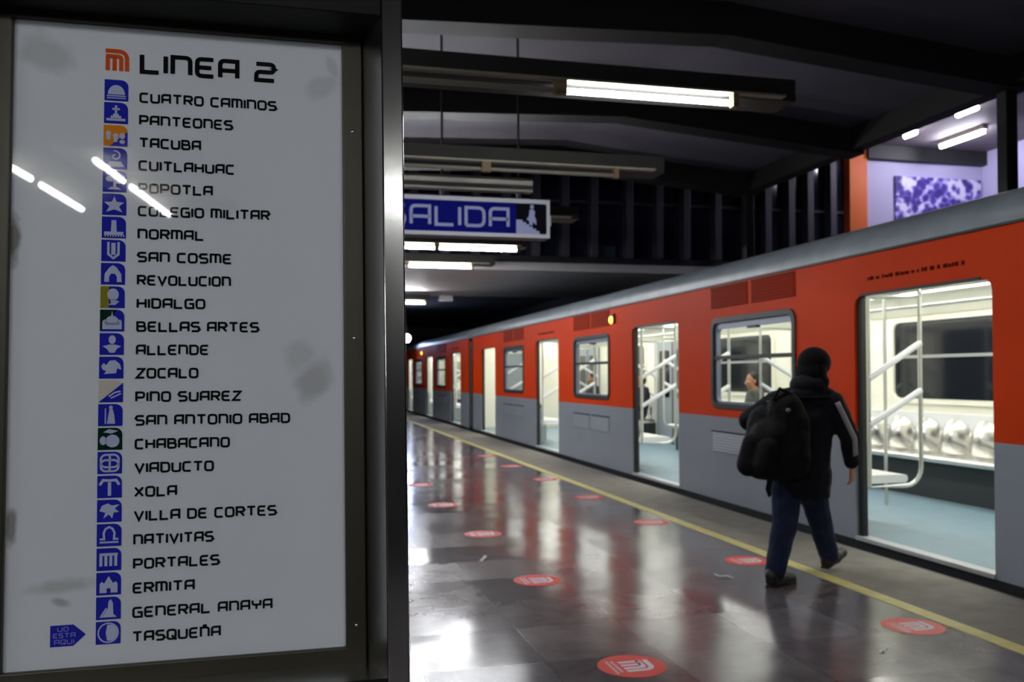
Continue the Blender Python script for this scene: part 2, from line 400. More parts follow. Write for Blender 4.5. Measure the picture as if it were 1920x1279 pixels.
# a low wall of the far hall carries a long printed mural
def mural():
    m = bpy.data.materials.new('violet_mural_print'); m.use_nodes = True; nt = m.node_tree; N = nt.nodes; L = nt.links
    b = N['Principled BSDF']; b.inputs['Roughness'].default_value = .5
    tc = N.new('ShaderNodeTexCoord')
    v = N.new('ShaderNodeTexVoronoi'); v.inputs['Scale'].default_value = 6.5; L.new(tc.outputs['Object'], v.inputs['Vector'])
    n = N.new('ShaderNodeTexNoise'); n.inputs['Scale'].default_value = 2.1; n.inputs['Detail'].default_value = 6; n.inputs['Distortion'].default_value = 1.2
    L.new(tc.outputs['Object'], n.inputs['Vector'])
    mx = N.new('ShaderNodeMath'); mx.operation = 'MULTIPLY'; L.new(v.outputs['Distance'], mx.inputs[0]); L.new(n.outputs['Fac'], mx.inputs[1])
    ad = N.new('ShaderNodeMath'); ad.operation = 'MULTIPLY_ADD'; ad.inputs[1].default_value = .9; L.new(n.outputs['Fac'], ad.inputs[0]); L.new(mx.outputs[0], ad.inputs[2])
    r = N.new('ShaderNodeValToRGB'); e = r.color_ramp.elements
    e[0].position = .56; e[0].color = (*srgb(62, 46, 128), 1); e[1].position = .9; e[1].color = (*srgb(235, 230, 255), 1)
    k = e.new(.68); k.color = (*srgb(92, 74, 176), 1); k = e.new(.78); k.color = (*srgb(150, 138, 220), 1)
    L.new(ad.outputs[0], r.inputs['Fac']); L.new(r.outputs['Color'], b.inputs['Base Color'])
    tag(box(12.9, 15.12, 16.95, 16.998, 4.2, 5.72).build('printed_mural', m), 'violet and white mural print on the lavender wall above the train roof', 'mural')
mural()

# ------------------------------------------------------------------ ceiling lights
def ceiling_light(y, slots, label, x0=-3.2, x1=3.6, z=3.4, hang=True):
    """a long batten hung across the platform; slots = (xa, xb, lit)"""
    root = empty('ceiling_light', ((x0+x1)/2, y, z), label, 'ceiling light', 'light battens hung over the platform')
    b = MB(); prof = [(.04, -.01), (.04, .15), (.34, .15), (.34, -.01)]
    b.add([(x, y+p, z+q) for x in (x0, x1) for p, q in prof], [(0, 1, 2, 3), (7, 6, 5, 4), (0, 4, 5, 1), (1, 5, 6, 2), (2, 6, 7, 3), (3, 7, 4, 0)])
    b.build('batten', M['batten'], root, smooth=0)
    box(x0+.05, x1-.12, y-.03, y+.045, z-.004, z+.012).build('tube_tray', M['board'], root)
    for xa, xb, lit in slots:
        for x, s in ((xa, 1), (xb, -1)):
            MB().box(min(x, x-s*.05), max(x, x-s*.05), y-.03, y+.03, z-.1, z).build('lamp_holder', M['rust'], root, bevel=.006)
        MB().tube([(xa, y, z-.07), (xb, y, z-.07)], .019, 12).build('tube', M['tube'] if lit else M['deadtube'], root)
    if hang:
        for x in (x0+.6, .25): MB().tube([(x, y+.14, z+.165), (x, y+.14, (profile_z(x) if y < 14.5 else 3.46)-.005)], .012, 8).build('hanger_rod', M['beam'], root)
    return root
def hidden_slots(lit): return [(-.82, .4, lit[0]), (-2.12, -.9, lit[1])]  # tubes out of sight behind the sign; lit ones added to brighten the platform
ceiling_light(.5, [(1.83, 3.05, 0), (.52, 1.74, 0)] + hidden_slots((0, 0)), 'light batten above the camera side of the sign, out of the picture')
ceiling_light(3.15, [(1.83, 3.05, 0), (.52, 1.74, 0)] + hidden_slots((0, 1)), 'light batten just past the station list, out of the picture')
ceiling_light(5.79, [(1.83, 3.06, 1), (.5, 1.74, 0)] + hidden_slots((1, 0)), 'nearest light batten at top centre with one bright tube and one dead tube')
ceiling_light(8.16, [(1.83, 3.05, 0), (.5, 1.74, 0)] + hidden_slots((0, 0)), 'unlit light batten above the exit sign, second from the front')
ceiling_light(10.85, [(1.83, 3.05, 0), (.5, 1.74, 0)] + hidden_slots((1, 1)), 'light batten, dark in view with added lit tubes out of sight, whose end shows just right of the exit sign')
ceiling_light(13.4, [(2.2, 3.4, 1), (1.0, 2.12, 1)] + hidden_slots((0, 1)), 'light batten with a long lit line right below the exit sign')
ceiling_light(15.68, [(2.03, 3.14, 1), (.7, 1.9, 1)] + hidden_slots((1, 1)), 'lit batten in front of the grey bridge soffit', hang=False, z=3.4)
ceiling_light(21.75, [(2.0, 3.2, 1), (.7, 1.9, 1)] + hidden_slots((1, 1)), 'furthest lit batten hung low under the bridge soffit', z=3.24, x1=3.35)
def long_light(p, q, z, label, two=False):
    """batten hung along the platform, tubes end to end"""
    p, q = Vector((*p, z)), Vector((*q, z)); d = (q-p).normalized(); n = Vector((-d.y, d.x, 0))
    root = empty('ceiling_light', (p+q)/2, label, 'ceiling light', 'light battens behind the viewer')
    b = MB(); a0, a1 = p-d*.1, q+d*.1
    b.add([e+n*s*.16+Vector((0, 0, h)) for e in (a0, a1) for s, h in ((-1.6, 0), (-1.4, .09), (1.4, .09), (1.6, 0))], [(0, 1, 2, 3), (7, 6, 5, 4), (0, 4, 5, 1), (1, 5, 6, 2), (2, 6, 7, 3), (3, 7, 4, 0)])
    b.build('batten', M['board'], root, smooth=0)
    m = p+(q-p)*.38; dz = Vector((0, 0, -.06))
    MB().tube([p+dz, m-d*.05+dz], .019, 12).build('tube', M['tube'], root)
    MB().tube([m+d*.08+dz, q+dz], .019, 12).build('tube', M['tube'], root)
    for e in (p+d*.2, q-d*.2): MB().tube([e+Vector((0, 0, .08)), (e.x, e.y, profile_z(e.x)-.005)], .012, 8).build('hanger_rod', M['beam'], root)
long_light((-1.86, -2.9), (-1.58, -3.95), 3.45, 'light batten behind the viewer seen mirrored at the left of the glass')
long_light((-3.1, -2.4), (-2.9, -3.6), 3.45, 'added sign-lighting batten behind the viewer to the far left, out of the picture')  # battens labelled as added are unseen extras that brighten the station list
long_light((1.5, -2.6), (1.5, -3.8), 3.45, 'added sign-lighting batten behind the viewer to the right, out of the picture')
long_light((2.1, -2.6), (2.1, -3.8), 3.45, 'added sign-lighting batten behind the viewer by the platform edge, out of the picture')
long_light((.82, -5.05), (1.16, -5.05), 3.97, 'higher light batten added behind the viewer for the highlight in the steel post')  # unseen lamp added to put a bright reflection on the post
long_light((1.9, -4.6), (1.9, -6), 3.45, 'added sign-lighting batten further behind the viewer to the right, out of the picture')
long_light((-3.5, -4.6), (-3.5, -6), 3.45, 'added sign-lighting batten further behind the viewer to the left, out of the picture')
long_light((-4.6, -4.6), (-4.6, -6), 3.45, 'added sign-lighting batten further behind the viewer, furthest left, out of the picture')
long_light((-4.3, -2.4), (-4.1, -3.6), 3.45, 'added sign-lighting batten behind the viewer furthest left, out of the picture')
long_light((-1.26, -2.8), (-.95, -4.0), 3.45, 'light batten behind the viewer seen mirrored over the pictograms')
for k, (x, ya, yb) in enumerate(((12.2, 15.4, 15.72), (13.5, 15.05, 16.25), (12.16, 13.7, 14.2))):
    root = empty('hall_light', (x, (ya+yb)/2, 6.3), ('small lit ceiling tube nearest the orange pillar', 'long lit tube under the far hall ceiling by the black post', 'faint short tube highest under the far hall ceiling')[k], 'ceiling light', 'tubes on the far hall ceiling')
    box(x-.06, x+.06, ya-.05, yb+.05, 6.26, 6.35).build('batten', M['board'], root)
    MB().tube([(x, ya, 6.22), (x, yb, 6.22)], .045, 12).build('tube', mat('hall_tube_%d' % k, (1, 1, 1), .4, emit=(95, 95, 40)[k], ecol=(.86, .84, 1)), root)
# small white box under the bridge edge, signal lamp over the far train
tag(box(3.72, 4.07, 22.7, 22.86, 3.31, 3.455).build('white_ceiling_box', M['white_box'], bevel=.01), 'small white box hung under the bridge edge beside the far light', 'box')
sg = empty('signal_lamp', (4.12, 32.6, 2.62), 'bright blue-white lamp at the far end above the last car', 'signal lamp')
box(4.0, 4.24, 32.56, 32.8, 2.62, 2.9).build('housing', M['black'], sg, bevel=.01)
MB().ell((4.12, 32.55, 2.76), (.15, .05, .15)).build('lens', M['signal'], sg)
MB().tube([(4.12, 32.7, 2.88), (4.12, 32.7, 3.9)], .02, 8).build('hanger_rod', M['black'], sg)

# ================================================================== STATION LIST SIGN
def station_sign():
    tilt = .0583; C = Vector((-.1897, 1.7295, 1.4706)); s, c = math.sin(tilt), math.cos(tilt)
    uu = Vector((0, s, c)); YB = 1.4706/c
    root = empty('station_list_sign', C-uu*YB, 'tall steel-framed glazed station list board in the left foreground, white with black lettering', 'sign', local=True)
    m = Matrix(((1, 0, 0), (0, s, c), (0, -c, s))).transposed().to_4x4(); m.translation = C-uu*YB; root.matrix_world = m
    P = lambda a, b, d: (a, b+YB, d)
    def bx(a0, a1, b0, b1, d0, d1): return MB().box(a0, a1, b0+YB, b1+YB, d0, d1)
    steel = mat('brushed_steel', (.46, .46, .44), .15, 1., vary=.08, scale=3)
    steel_in = mat('brushed_steel_reveal', (.42, .42, .41), .28, 1., vary=.08, scale=3)
    bronze = mat('bronze_frame', srgb(52, 48, 36), .4, .35)
    hood = mat('dark_cabinet_paint', srgb(20, 20, 18), .6, spec=.2)
    # white panel with its grime
    pm = mat('white_sign_panel', srgb(222, 226, 232), .55)
    nt = pm.node_tree; N = nt.nodes; L = nt.links; b = N['Principled BSDF']
    tc = N.new('ShaderNodeTexCoord'); nz = N.new('ShaderNodeTexNoise'); nz.inputs['Scale'].default_value = 22; nz.inputs['Detail'].default_value = 6
    L.new(tc.outputs['Object'], nz.inputs['Vector']); prev = None
    for (a, bb, ra, rb, rot, st) in ((.232, -.078, .03, .052, 28, 0.4), (.205, -.03, .03, .035, 40, .22), (-.235, .515, .05, .035, 25, .3), (-.2, -.437, .065, .014, -4, .35),
                                     (-.2, -.462, .02, .009, 20, .5), (.25, .49, .04, .022, -30, .22), (.27, .53, .012, .03, -20, .25), (-.284, .18, .012, .05, 0, .9), (.02, .25, .09, .02, 0, .12), (-.28, -.33, .01, .035, 0, .8)):
        mp = N.new('ShaderNodeMapping'); mp.vector_type = 'TEXTURE'; mp.inputs['Location'].default_value = (a, bb+YB, 0)
        mp.inputs['Rotation'].default_value = (0, 0, R(-rot)); mp.inputs['Scale'].default_value = (ra, rb, 1); L.new(tc.outputs['Object'], mp.inputs['Vector'])
        ln = N.new('ShaderNodeVectorMath'); ln.operation = 'LENGTH'; L.new(mp.outputs[0], ln.inputs[0])
        ad = N.new('ShaderNodeMath'); ad.operation = 'MULTIPLY_ADD'; ad.inputs[1].default_value = 1.5; L.new(nz.outputs['Fac'], ad.inputs[0]); L.new(ln.outputs['Value'], ad.inputs[2])
        mr = N.new('ShaderNodeMapRange'); mr.inputs[1].default_value = 1.25; mr.inputs[2].default_value = 1.9; mr.inputs[3].default_value = st; mr.inputs[4].default_value = 0
        L.new(ad.outputs[0], mr.inputs[0])
        if prev is None: prev = mr.outputs[0]
        else:
            q = N.new('ShaderNodeMath'); q.operation = 'MAXIMUM'; L.new(prev, q.inputs[0]); L.new(mr.outputs[0], q.inputs[1]); prev = q.outputs[0]
    mx = N.new('ShaderNodeMix'); mx.data_type = 'RGBA'; mx.inputs['A'].default_value = (*srgb(222, 226, 232), 1); mx.inputs['B'].default_value = (*srgb(112, 112, 100), 1)
    L.new(prev, mx.inputs['Factor']); L.new(mx.outputs['Result'], b.inputs['Base Color'])
    face = bx(-.32, .32, -.6, .6, -.012, -.0006).build('white_panel', pm, root)
    # cabinet
    bx(-.385, .385, -.66, .72, -.16, -.02).build('cabinet_back', hood, root)
    fr = MB().poly([(-.326, -.612), (.326, -.612), (.326, .618), (-.326, .618)], [[(-.2885, -.575), (.2885, -.575), (.2885, .575), (-.2885, .575)]], P, -.02, .012)
    fr.build('inner_frame', bronze, root, smooth=0, bevel=.003)
    def reveal(p, q): # p, q in (a, b, d) at back and front
        k = .004
        return MB().add([P(*v) for v in (p[0], p[1], q[1], q[0])], [(0, 1, 2, 3)])
    rv = MB()
    for p, q in ((((.325, -.605, .0), (.325, .618, .0)), ((.354, -.61, .11), (.354, .589, .11))), (((-.325, .618, 0), (-.325, -.605, 0)), ((-.354, .589, .11), (-.354, -.61, .11)))):
        rv.add([P(*v) for v in (p[0], p[1], q[1], q[0])], [(0, 1, 2, 3)])
    sgn = 1
    for q in (0, 4): MB().add(rv.v[q:q+4], [(0, 1, 2, 3)]).build('side_reveal', steel_in, root, smooth=0)
    MB().add([P(*v) for v in ((-.325, -.605, 0), (.325, -.605, 0), (.354, -.61, .11), (-.354, -.61, .11))], [(0, 1, 2, 3)]).build('bottom_reveal', steel_in, root, smooth=0)
    MB().add([P(*v) for v in ((-.325, .618, 0), (.325, .618, 0), (.354, .589, .11), (-.354, .589, .11))], [(0, 1, 2, 3)]).build('top_reveal', hood, root, smooth=0)
    for a0, a1 in ((.354, .3935), (-.3935, -.354)):
        bx(a0, a1, -YB, .8, -.16, .11).build('post', steel, root, bevel=.003)
    bx(-.354, .354, .589, .8, -.02, .112).build('header', hood, root, bevel=.002)
    bx(-.354, .354, -.72, -.611, -.16, .108).build('lower_rail', hood, root, bevel=.002)
    bx(-.354, .354, -1.35, -.72, -.16, .085).build('lower_panel', hood, root, bevel=.002)
    for b in (-.535, .0, .4): MB().ell(P(.307, b, .0125), (.004, .004, .003), nu=10, nv=6).build('screw', M['steel'], root)
    # printing
    ink = mat('black_lettering', (.006, .006, .007), .8, spec=.05); blue = mat('pictogram_blue', srgb(26, 34, 172), .7, spec=.1)
    pale = mat('pictogram_pale', srgb(190, 198, 226), .5); org = mat('logo_orange', srgb(222, 84, 18), .7, spec=.1); amb = mat('pictogram_amber', srgb(226, 136, 34), .7, spec=.1)
    pale.node_tree.nodes['Principled BSDF'].inputs['Specular IOR Level'].default_value = .1; olive = mat('pictogram_olive', srgb(136, 134, 30), .7, spec=.1); dgreen = mat('pictogram_dark_green', srgb(6, 44, 34), .8, spec=.05); beige = mat('pictogram_beige', srgb(206, 196, 184), .5)
    logo_strokes(MB(), -.137, .4925, .0395, P, .0006, .135).build('line_logo', org, root, smooth=0)['label'] = 'orange comb-shaped network mark'
    text_mb('LINEA 2', -.0785, .165, .490, .040, P, .0006, t=.2, gap=.34).build('line_title', ink, root, smooth=0)['label'] = 'large black lettering LINEA 2'
    names = 'CUATRO CAMINOS;PANTEONES;TACUBA;CUITLAHUAC;POPOTLA;COLEGIO MILITAR;NORMAL;SAN COSME;REVOLUCION;HIDALGO;BELLAS ARTES;ALLENDE;ZOCALO;PINO SUAREZ;SAN ANTONIO ABAD;CHABACANO;VIADUCTO;XOLA;VILLA DE CORTES;NATIVITAS;PORTALES;ERMITA;GENERAL ANAYA;TASQUEÑA'.split(';')
    ends = [.1662, .0865, .0295, .0895, .0506, .1531, .0358, .0849, .0831, .0381, .1336, .0449, .0265, .1022, .1891, .0817, .0539, -.0092, .1647, .0542, .0645, .0216, .1568, .0666]
    def shapes(spec, x, y, w, h):
        mb = MB(); pl = lambda a, b, d: P(x+a*w, y+b*h, d)
        for s_ in spec:
            k = s_[0]
            if k == 'e':
                _, cx, cy, rx, ry, a0, a1 = s_; n = 16
                mb.poly([(cx+rx*math.cos(R(a0+(a1-a0)*i/n)), cy+ry*math.sin(R(a0+(a1-a0)*i/n))) for i in range(n if a1-a0 == 360 else n+1)], (), pl, .0009)
            elif k == 'p': mb.poly(s_[1], (), pl, .0009)
            elif k == 's': ribbon(mb, [Vector(p) for p in s_[1]], s_[2], lambda a, b, d: P(x+a*w, y+b*h, d), .0009, len(s_) > 3)
            elif k == 'b': mb.poly(s_[1], (), pl, .0012)
        return mb
    E = lambda cx, cy, rx, ry, a0=0, a1=360: ('e', cx, cy, rx, ry, a0, a1)
    r4 = lambda a, b, c_, d: ('p', [(a, b), (c_, b), (c_, d), (a, d)])
    sp = [(.5+.1*k*math.cos(k), .6+.028*k*math.sin(k)) for k in range(1)]
    spiral = [(.5+.028*t*math.cos(t*.9), .62+.028*t*math.sin(t*.9)) for t in [i*.5 for i in range(3, 19)]]
    pics = [
     [E(.5, .3, .36, .45, 0, 180), r4(.1, .2, .9, .26), r4(.1, .1, .9, .15)],
     [r4(.1, .12, .9, .24), r4(.28, .26, .72, .36), r4(.38, .36, .62, .46), r4(.45, .46, .55, .86), r4(.34, .64, .66, .73)],
     [E(.2, .6, .11, .12), r4(.12, .3, .28, .5), E(.5, .5, .11, .12), r4(.42, .2, .58, .4), E(.78, .5, .12, .15), E(.78, .22, .12, .1)],
     [('s', spiral, .07), ('p', [(.1, .12), (.9, .12), (.74, .36), (.26, .36)])],
     [E(.32, .62, .2, .14), E(.68, .56, .22, .16), r4(.44, .2, .56, .55), ('p', [(.2, .12), (.8, .12), (.62, .24), (.36, .24)])],
     [('p', [(.5, .88), (.6, .62), (.92, .6), (.7, .4), (.84, .14), (.5, .26), (.16, .14), (.3, .4), (.08, .6), (.4, .62)])],
     [r4(.1, .14, .9, .3), ('p', [(.38, .3), (.62, .3), (.6, .84), (.4, .84)])] + [r4(.12+.11*i, .06, .17+.11*i, .14) for i in range(8)],
     [('p', [(.24, .9), (.24, .3), (.5, .08), (.76, .3), (.76, .9), (.66, .9), (.66, .36), (.5, .2), (.34, .36), (.34, .9)]), r4(.41, .3, .59, .86)],
     [('p', [(.14, .12), (.16, .5), (.36, .8), (.5, .9), (.64, .8), (.84, .5), (.86, .12), (.66, .12), (.66, .36), (.58, .5), (.42, .5), (.34, .36), (.34, .12)])],
     [E(.52, .62, .24, .28), ('p', [(.3, .14), (.62, .14), (.78, .3), (.62, .36), (.5, .26)]), r4(.42, .26, .6, .42)],
     [E(.5, .3, .32, .42, 0, 180), ('p', [(.1, .1), (.9, .1), (.9, .4), (.1, .4)]), ('p', [(.46, .7), (.5, .95), (.54, .7)]), E(.2, .4, .1, .14, 0, 180), E(.8, .4, .1, .14, 0, 180)],
     [E(.52, .7, .15, .2), ('p', [(.12, .4), (.44, .48), (.6, .48), (.9, .4), (.72, .28), (.62, .1), (.42, .1), (.3, .28)])],
     [('p', [(.08, .56), (.2, .72), (.28, .6), (.44, .82), (.66, .84), (.86, .66), (.92, .4), (.74, .46), (.7, .24), (.2, .2), (.3, .34), (.16, .4)])],
     [('s', [(.42, .26), (.66, .44), (.9, .5)], .07), ('s', [(.5, .18), (.74, .3), (.92, .4)], .06)],
     [E(.52, .84, .08, .09), ('p', [(.36, .1), (.7, .1), (.66, .5), (.6, .76), (.46, .76), (.42, .5)]), ('s', [(.3, .1), (.3, .8)], .05)],
     [E(.6, .4, .29, .29), ('p', [(.22, .8), (.44, .94), (.84, .86), (.56, .74)]), E(.22, .42, .14, .2)],
     [('s', rrect(.14, .86, .3, .86, .2), .09, 1), ('s', rrect(.14, .86, .12, .62, .2), .09, 1), ('s', [(.5, .12), (.5, .86)], .09)],
     [r4(.43, .1, .57, .7), ('s', [(.1, .58), (.24, .8), (.5, .78), (.76, .8), (.9, .58)], .12)],
     [('p', [(.1, .5), (.2, .74), (.44, .84), (.6, .74), (.92, .78), (.72, .6), (.9, .44), (.68, .42), (.62, .16), (.48, .34), (.26, .16), (.34, .42)])],
     [('s', [(.12, .18), (.88, .18)], .08), ('s', [(.12, .32), (.3, .32), (.28, .6), (.36, .78), (.5, .86), (.64, .78), (.72, .6), (.7, .32), (.88, .32)], .09)],
     [('s', [(.12, .72), (.86, .72)], .12)] + [r4(.12+.2*i, .2, .24+.2*i, .72) for i in range(4)],
     [('p', [(.14, .1), (.14, .5), (.22, .6), (.32, .52), (.4, .66), (.5, .84), (.6, .66), (.68, .52), (.78, .6), (.86, .5), (.86, .1), (.58, .1), (.58, .3), (.42, .3), (.42, .1)])],
     [('p', [(.12, .1), (.84, .1), (.7, .24), (.68, .72), (.6, .9), (.5, .8), (.48, .5), (.3, .2)]), ('s', [(.2, .14), (.42, .5)], .07)],
     [('s', [(.5+.4*math.cos(i*math.pi/12), .5+.42*math.sin(i*math.pi/12)) for i in range(24)], .06, 1),
      ('p', [(.56+.3*math.cos(a), .5+.36*math.sin(a)) for a in [R(-110+220*i/14) for i in range(15)]] + [(.42, .6), (.4, .5), (.42, .4)])],
    ]
    for i, nm in enumerate(names):
        f = i/23; top = .475-.0424*i; x = -.138-.0045*min(1, f*1.6)+.0015*max(0, f-.7); w = .0405; h = .0392
        base, tri = blue, None
        corner = rrect(x, x+w, top-h, top, .012, 5, (0, 0, 1, 0))
        if nm == 'TACUBA': base, tri = amb, (blue, [(x+.25*w, top-h), (x+w, top-h), (x+w, top-.3*h)])
        if nm == 'HIDALGO': tri = (olive, [(x, top-h), (x+.35*w, top-h), (x+.35*w, top), (x, top)])
        if nm == 'BELLAS ARTES': tri = (dgreen, [(x, top-h), (x+.72*w, top), (x, top)])
        if nm == 'PINO SUAREZ': base, tri = beige, (blue, [(x, top-h), (x+w, top-h), (x+w, top-.12*h)])
        if nm == 'CHABACANO': base = dgreen
        ic = MB().poly(corner, (), P, .0004).build('station_icon', base, root, smooth=0)
        if tri: MB().poly(tri[1], (), P, .0007).build('icon_field', tri[0], ic, smooth=0)
        shapes(pics[i], x, top-h, w, h).build('pictogram', pale, ic, smooth=0)
        text_mb(nm, -.0785-.0045*f, ends[i], top-.0398, .0194, P, .0006, t=.195).build('station_name', ink, root, smooth=0)['label'] = 'black lettering ' + nm
    mk = MB().poly([(-.215, -.538), (-.178, -.538), (-.158, -.5195), (-.178, -.5015), (-.215, -.5015)], (), P, .0005).build('position_marker', blue, root, smooth=0)
    mk['label'] = 'blue arrow-shaped marker reading UD ESTA AQUI'
    lt = MB(); grey = mat('marker_lettering', srgb(128, 134, 214), .5)
    text_mb('UD', -.2035, -.1855, -.5125, .0078, P, .0009, mb=lt); text_mb('ESTA', -.2105, -.1745, -.5235, .0085, P, .0009, mb=lt); text_mb('AQUI', -.2085, -.1765, -.5345, .0085, P, .0009, mb=lt)
    lt.build('marker_lettering', grey, mk, smooth=0)
    MB().add([P(a, b, .003) for a, b in ((-.322, -.608), (.322, -.608), (.322, .614), (-.322, .614))], [(0, 1, 2, 3)]).build('glass_pane', M['pane'], root, smooth=0)
station_sign()

# ================================================================== EXIT SIGN
def exit_sign():
    y = 8.9; x0, x1, z0, z1 = .2, 2.62, 2.813, 3.212
    root = empty('exit_sign', ((x0+x1)/2, y+.1, z0), 'blue hanging sign with pale lettering SALIDA and a stair pictogram', 'sign')
    P = lambda a, b, d: (a, y-d, b)
    fr = mat('exit_sign_frame', srgb(205, 208, 220), .4); bl = mat('exit_sign_blue', srgb(10, 18, 122), .7, spec=.08); pl = mat('exit_sign_lettering', srgb(172, 180, 222), .7, spec=.1); bk = mat('exit_sign_black', (.006, .006, .01), .8, spec=.05)
    MB().box(x0, x1, y, y+.2, z0, z1).build('case', mat('exit_sign_case', srgb(80, 82, 88), .5, .3), root, bevel=.008)
    MB().poly([(x0, z0), (x1, z0), (x1, z1), (x0, z1)], [rrect(x0+.03, x1-.035, z0+.04, z1-.045, .02)], P, 0, .012).build('rim', fr, root, smooth=0, bevel=.003)
    MB().poly([(x0+.03, z0+.04), (2.26, z0+.04), (2.26, z1-.045), (x0+.03, z1-.045)], (), P, .003).build('blue_field', bl, root, smooth=0)
    text_mb('SALIDA', .915, 2.19, 2.905, .213, P, .006, t=.15, gap=.3).build('lettering', pl, root, smooth=0)
    a, b = 2.26, z0+.04; w, h = 2.585-a, z1-.045-b
    pan = MB().poly([(a, b), (a+w, b), (a+w, b+h), (a, b+h)], (), P, .003).build('pictogram_field', bk, root, smooth=0)
    f = lambda q: [(a+u*w, b+v*h) for u, v in q]
    fig = MB()
    st = [(0, 0), (.78, 0), (.78, .04)]
    for k in range(6): st += [(.78-.11*k-.02, .04+.07*k), (.78-.11*k-.02, .11+.07*k)]
    st += [(0, .46)]
    fig.poly(f(st), (), P, .006)
    fig.poly(f([(.44, .3), (.52, .28), (.56, .4), (.66, .3), (.66, .46), (.6, .6), (.62, .74), (.56, .82), (.44, .8), (.42, .6), (.34, .48), (.42, .44)]), (), P, .006)
    fig.poly([(a+w*(.52+.06*math.cos(t)), b+h*(.9+.075*math.sin(t))) for t in [i*math.pi/8 for i in range(16)]], (), P, .006)
    fig.build('stair_pictogram', pl, pan, smooth=0)
    MB().box(x0, 2.436, y-.02, y+.1, 3.285, 3.425).build('hanger_bar', mat('hanger_bar_paint', srgb(176, 176, 168), .5), root, bevel=.004)
    for x in (.6, 1.5, 2.3):
        MB().box(x-.02, x+.02, y+.03, y+.07, 3.2, 3.3).build('bracket', M['beam'], root)
        MB().tube([(x, y+.04, 3.41), (x, y+.04, profile_z(x)-.005)], .012, 8).build('hanger_rod', M['beam'], root)
    MB().box(2.62, 2.645, y+.03, y+.12, 2.95, 3.05).build('latch', fr, root, bevel=.004)
exit_sign()

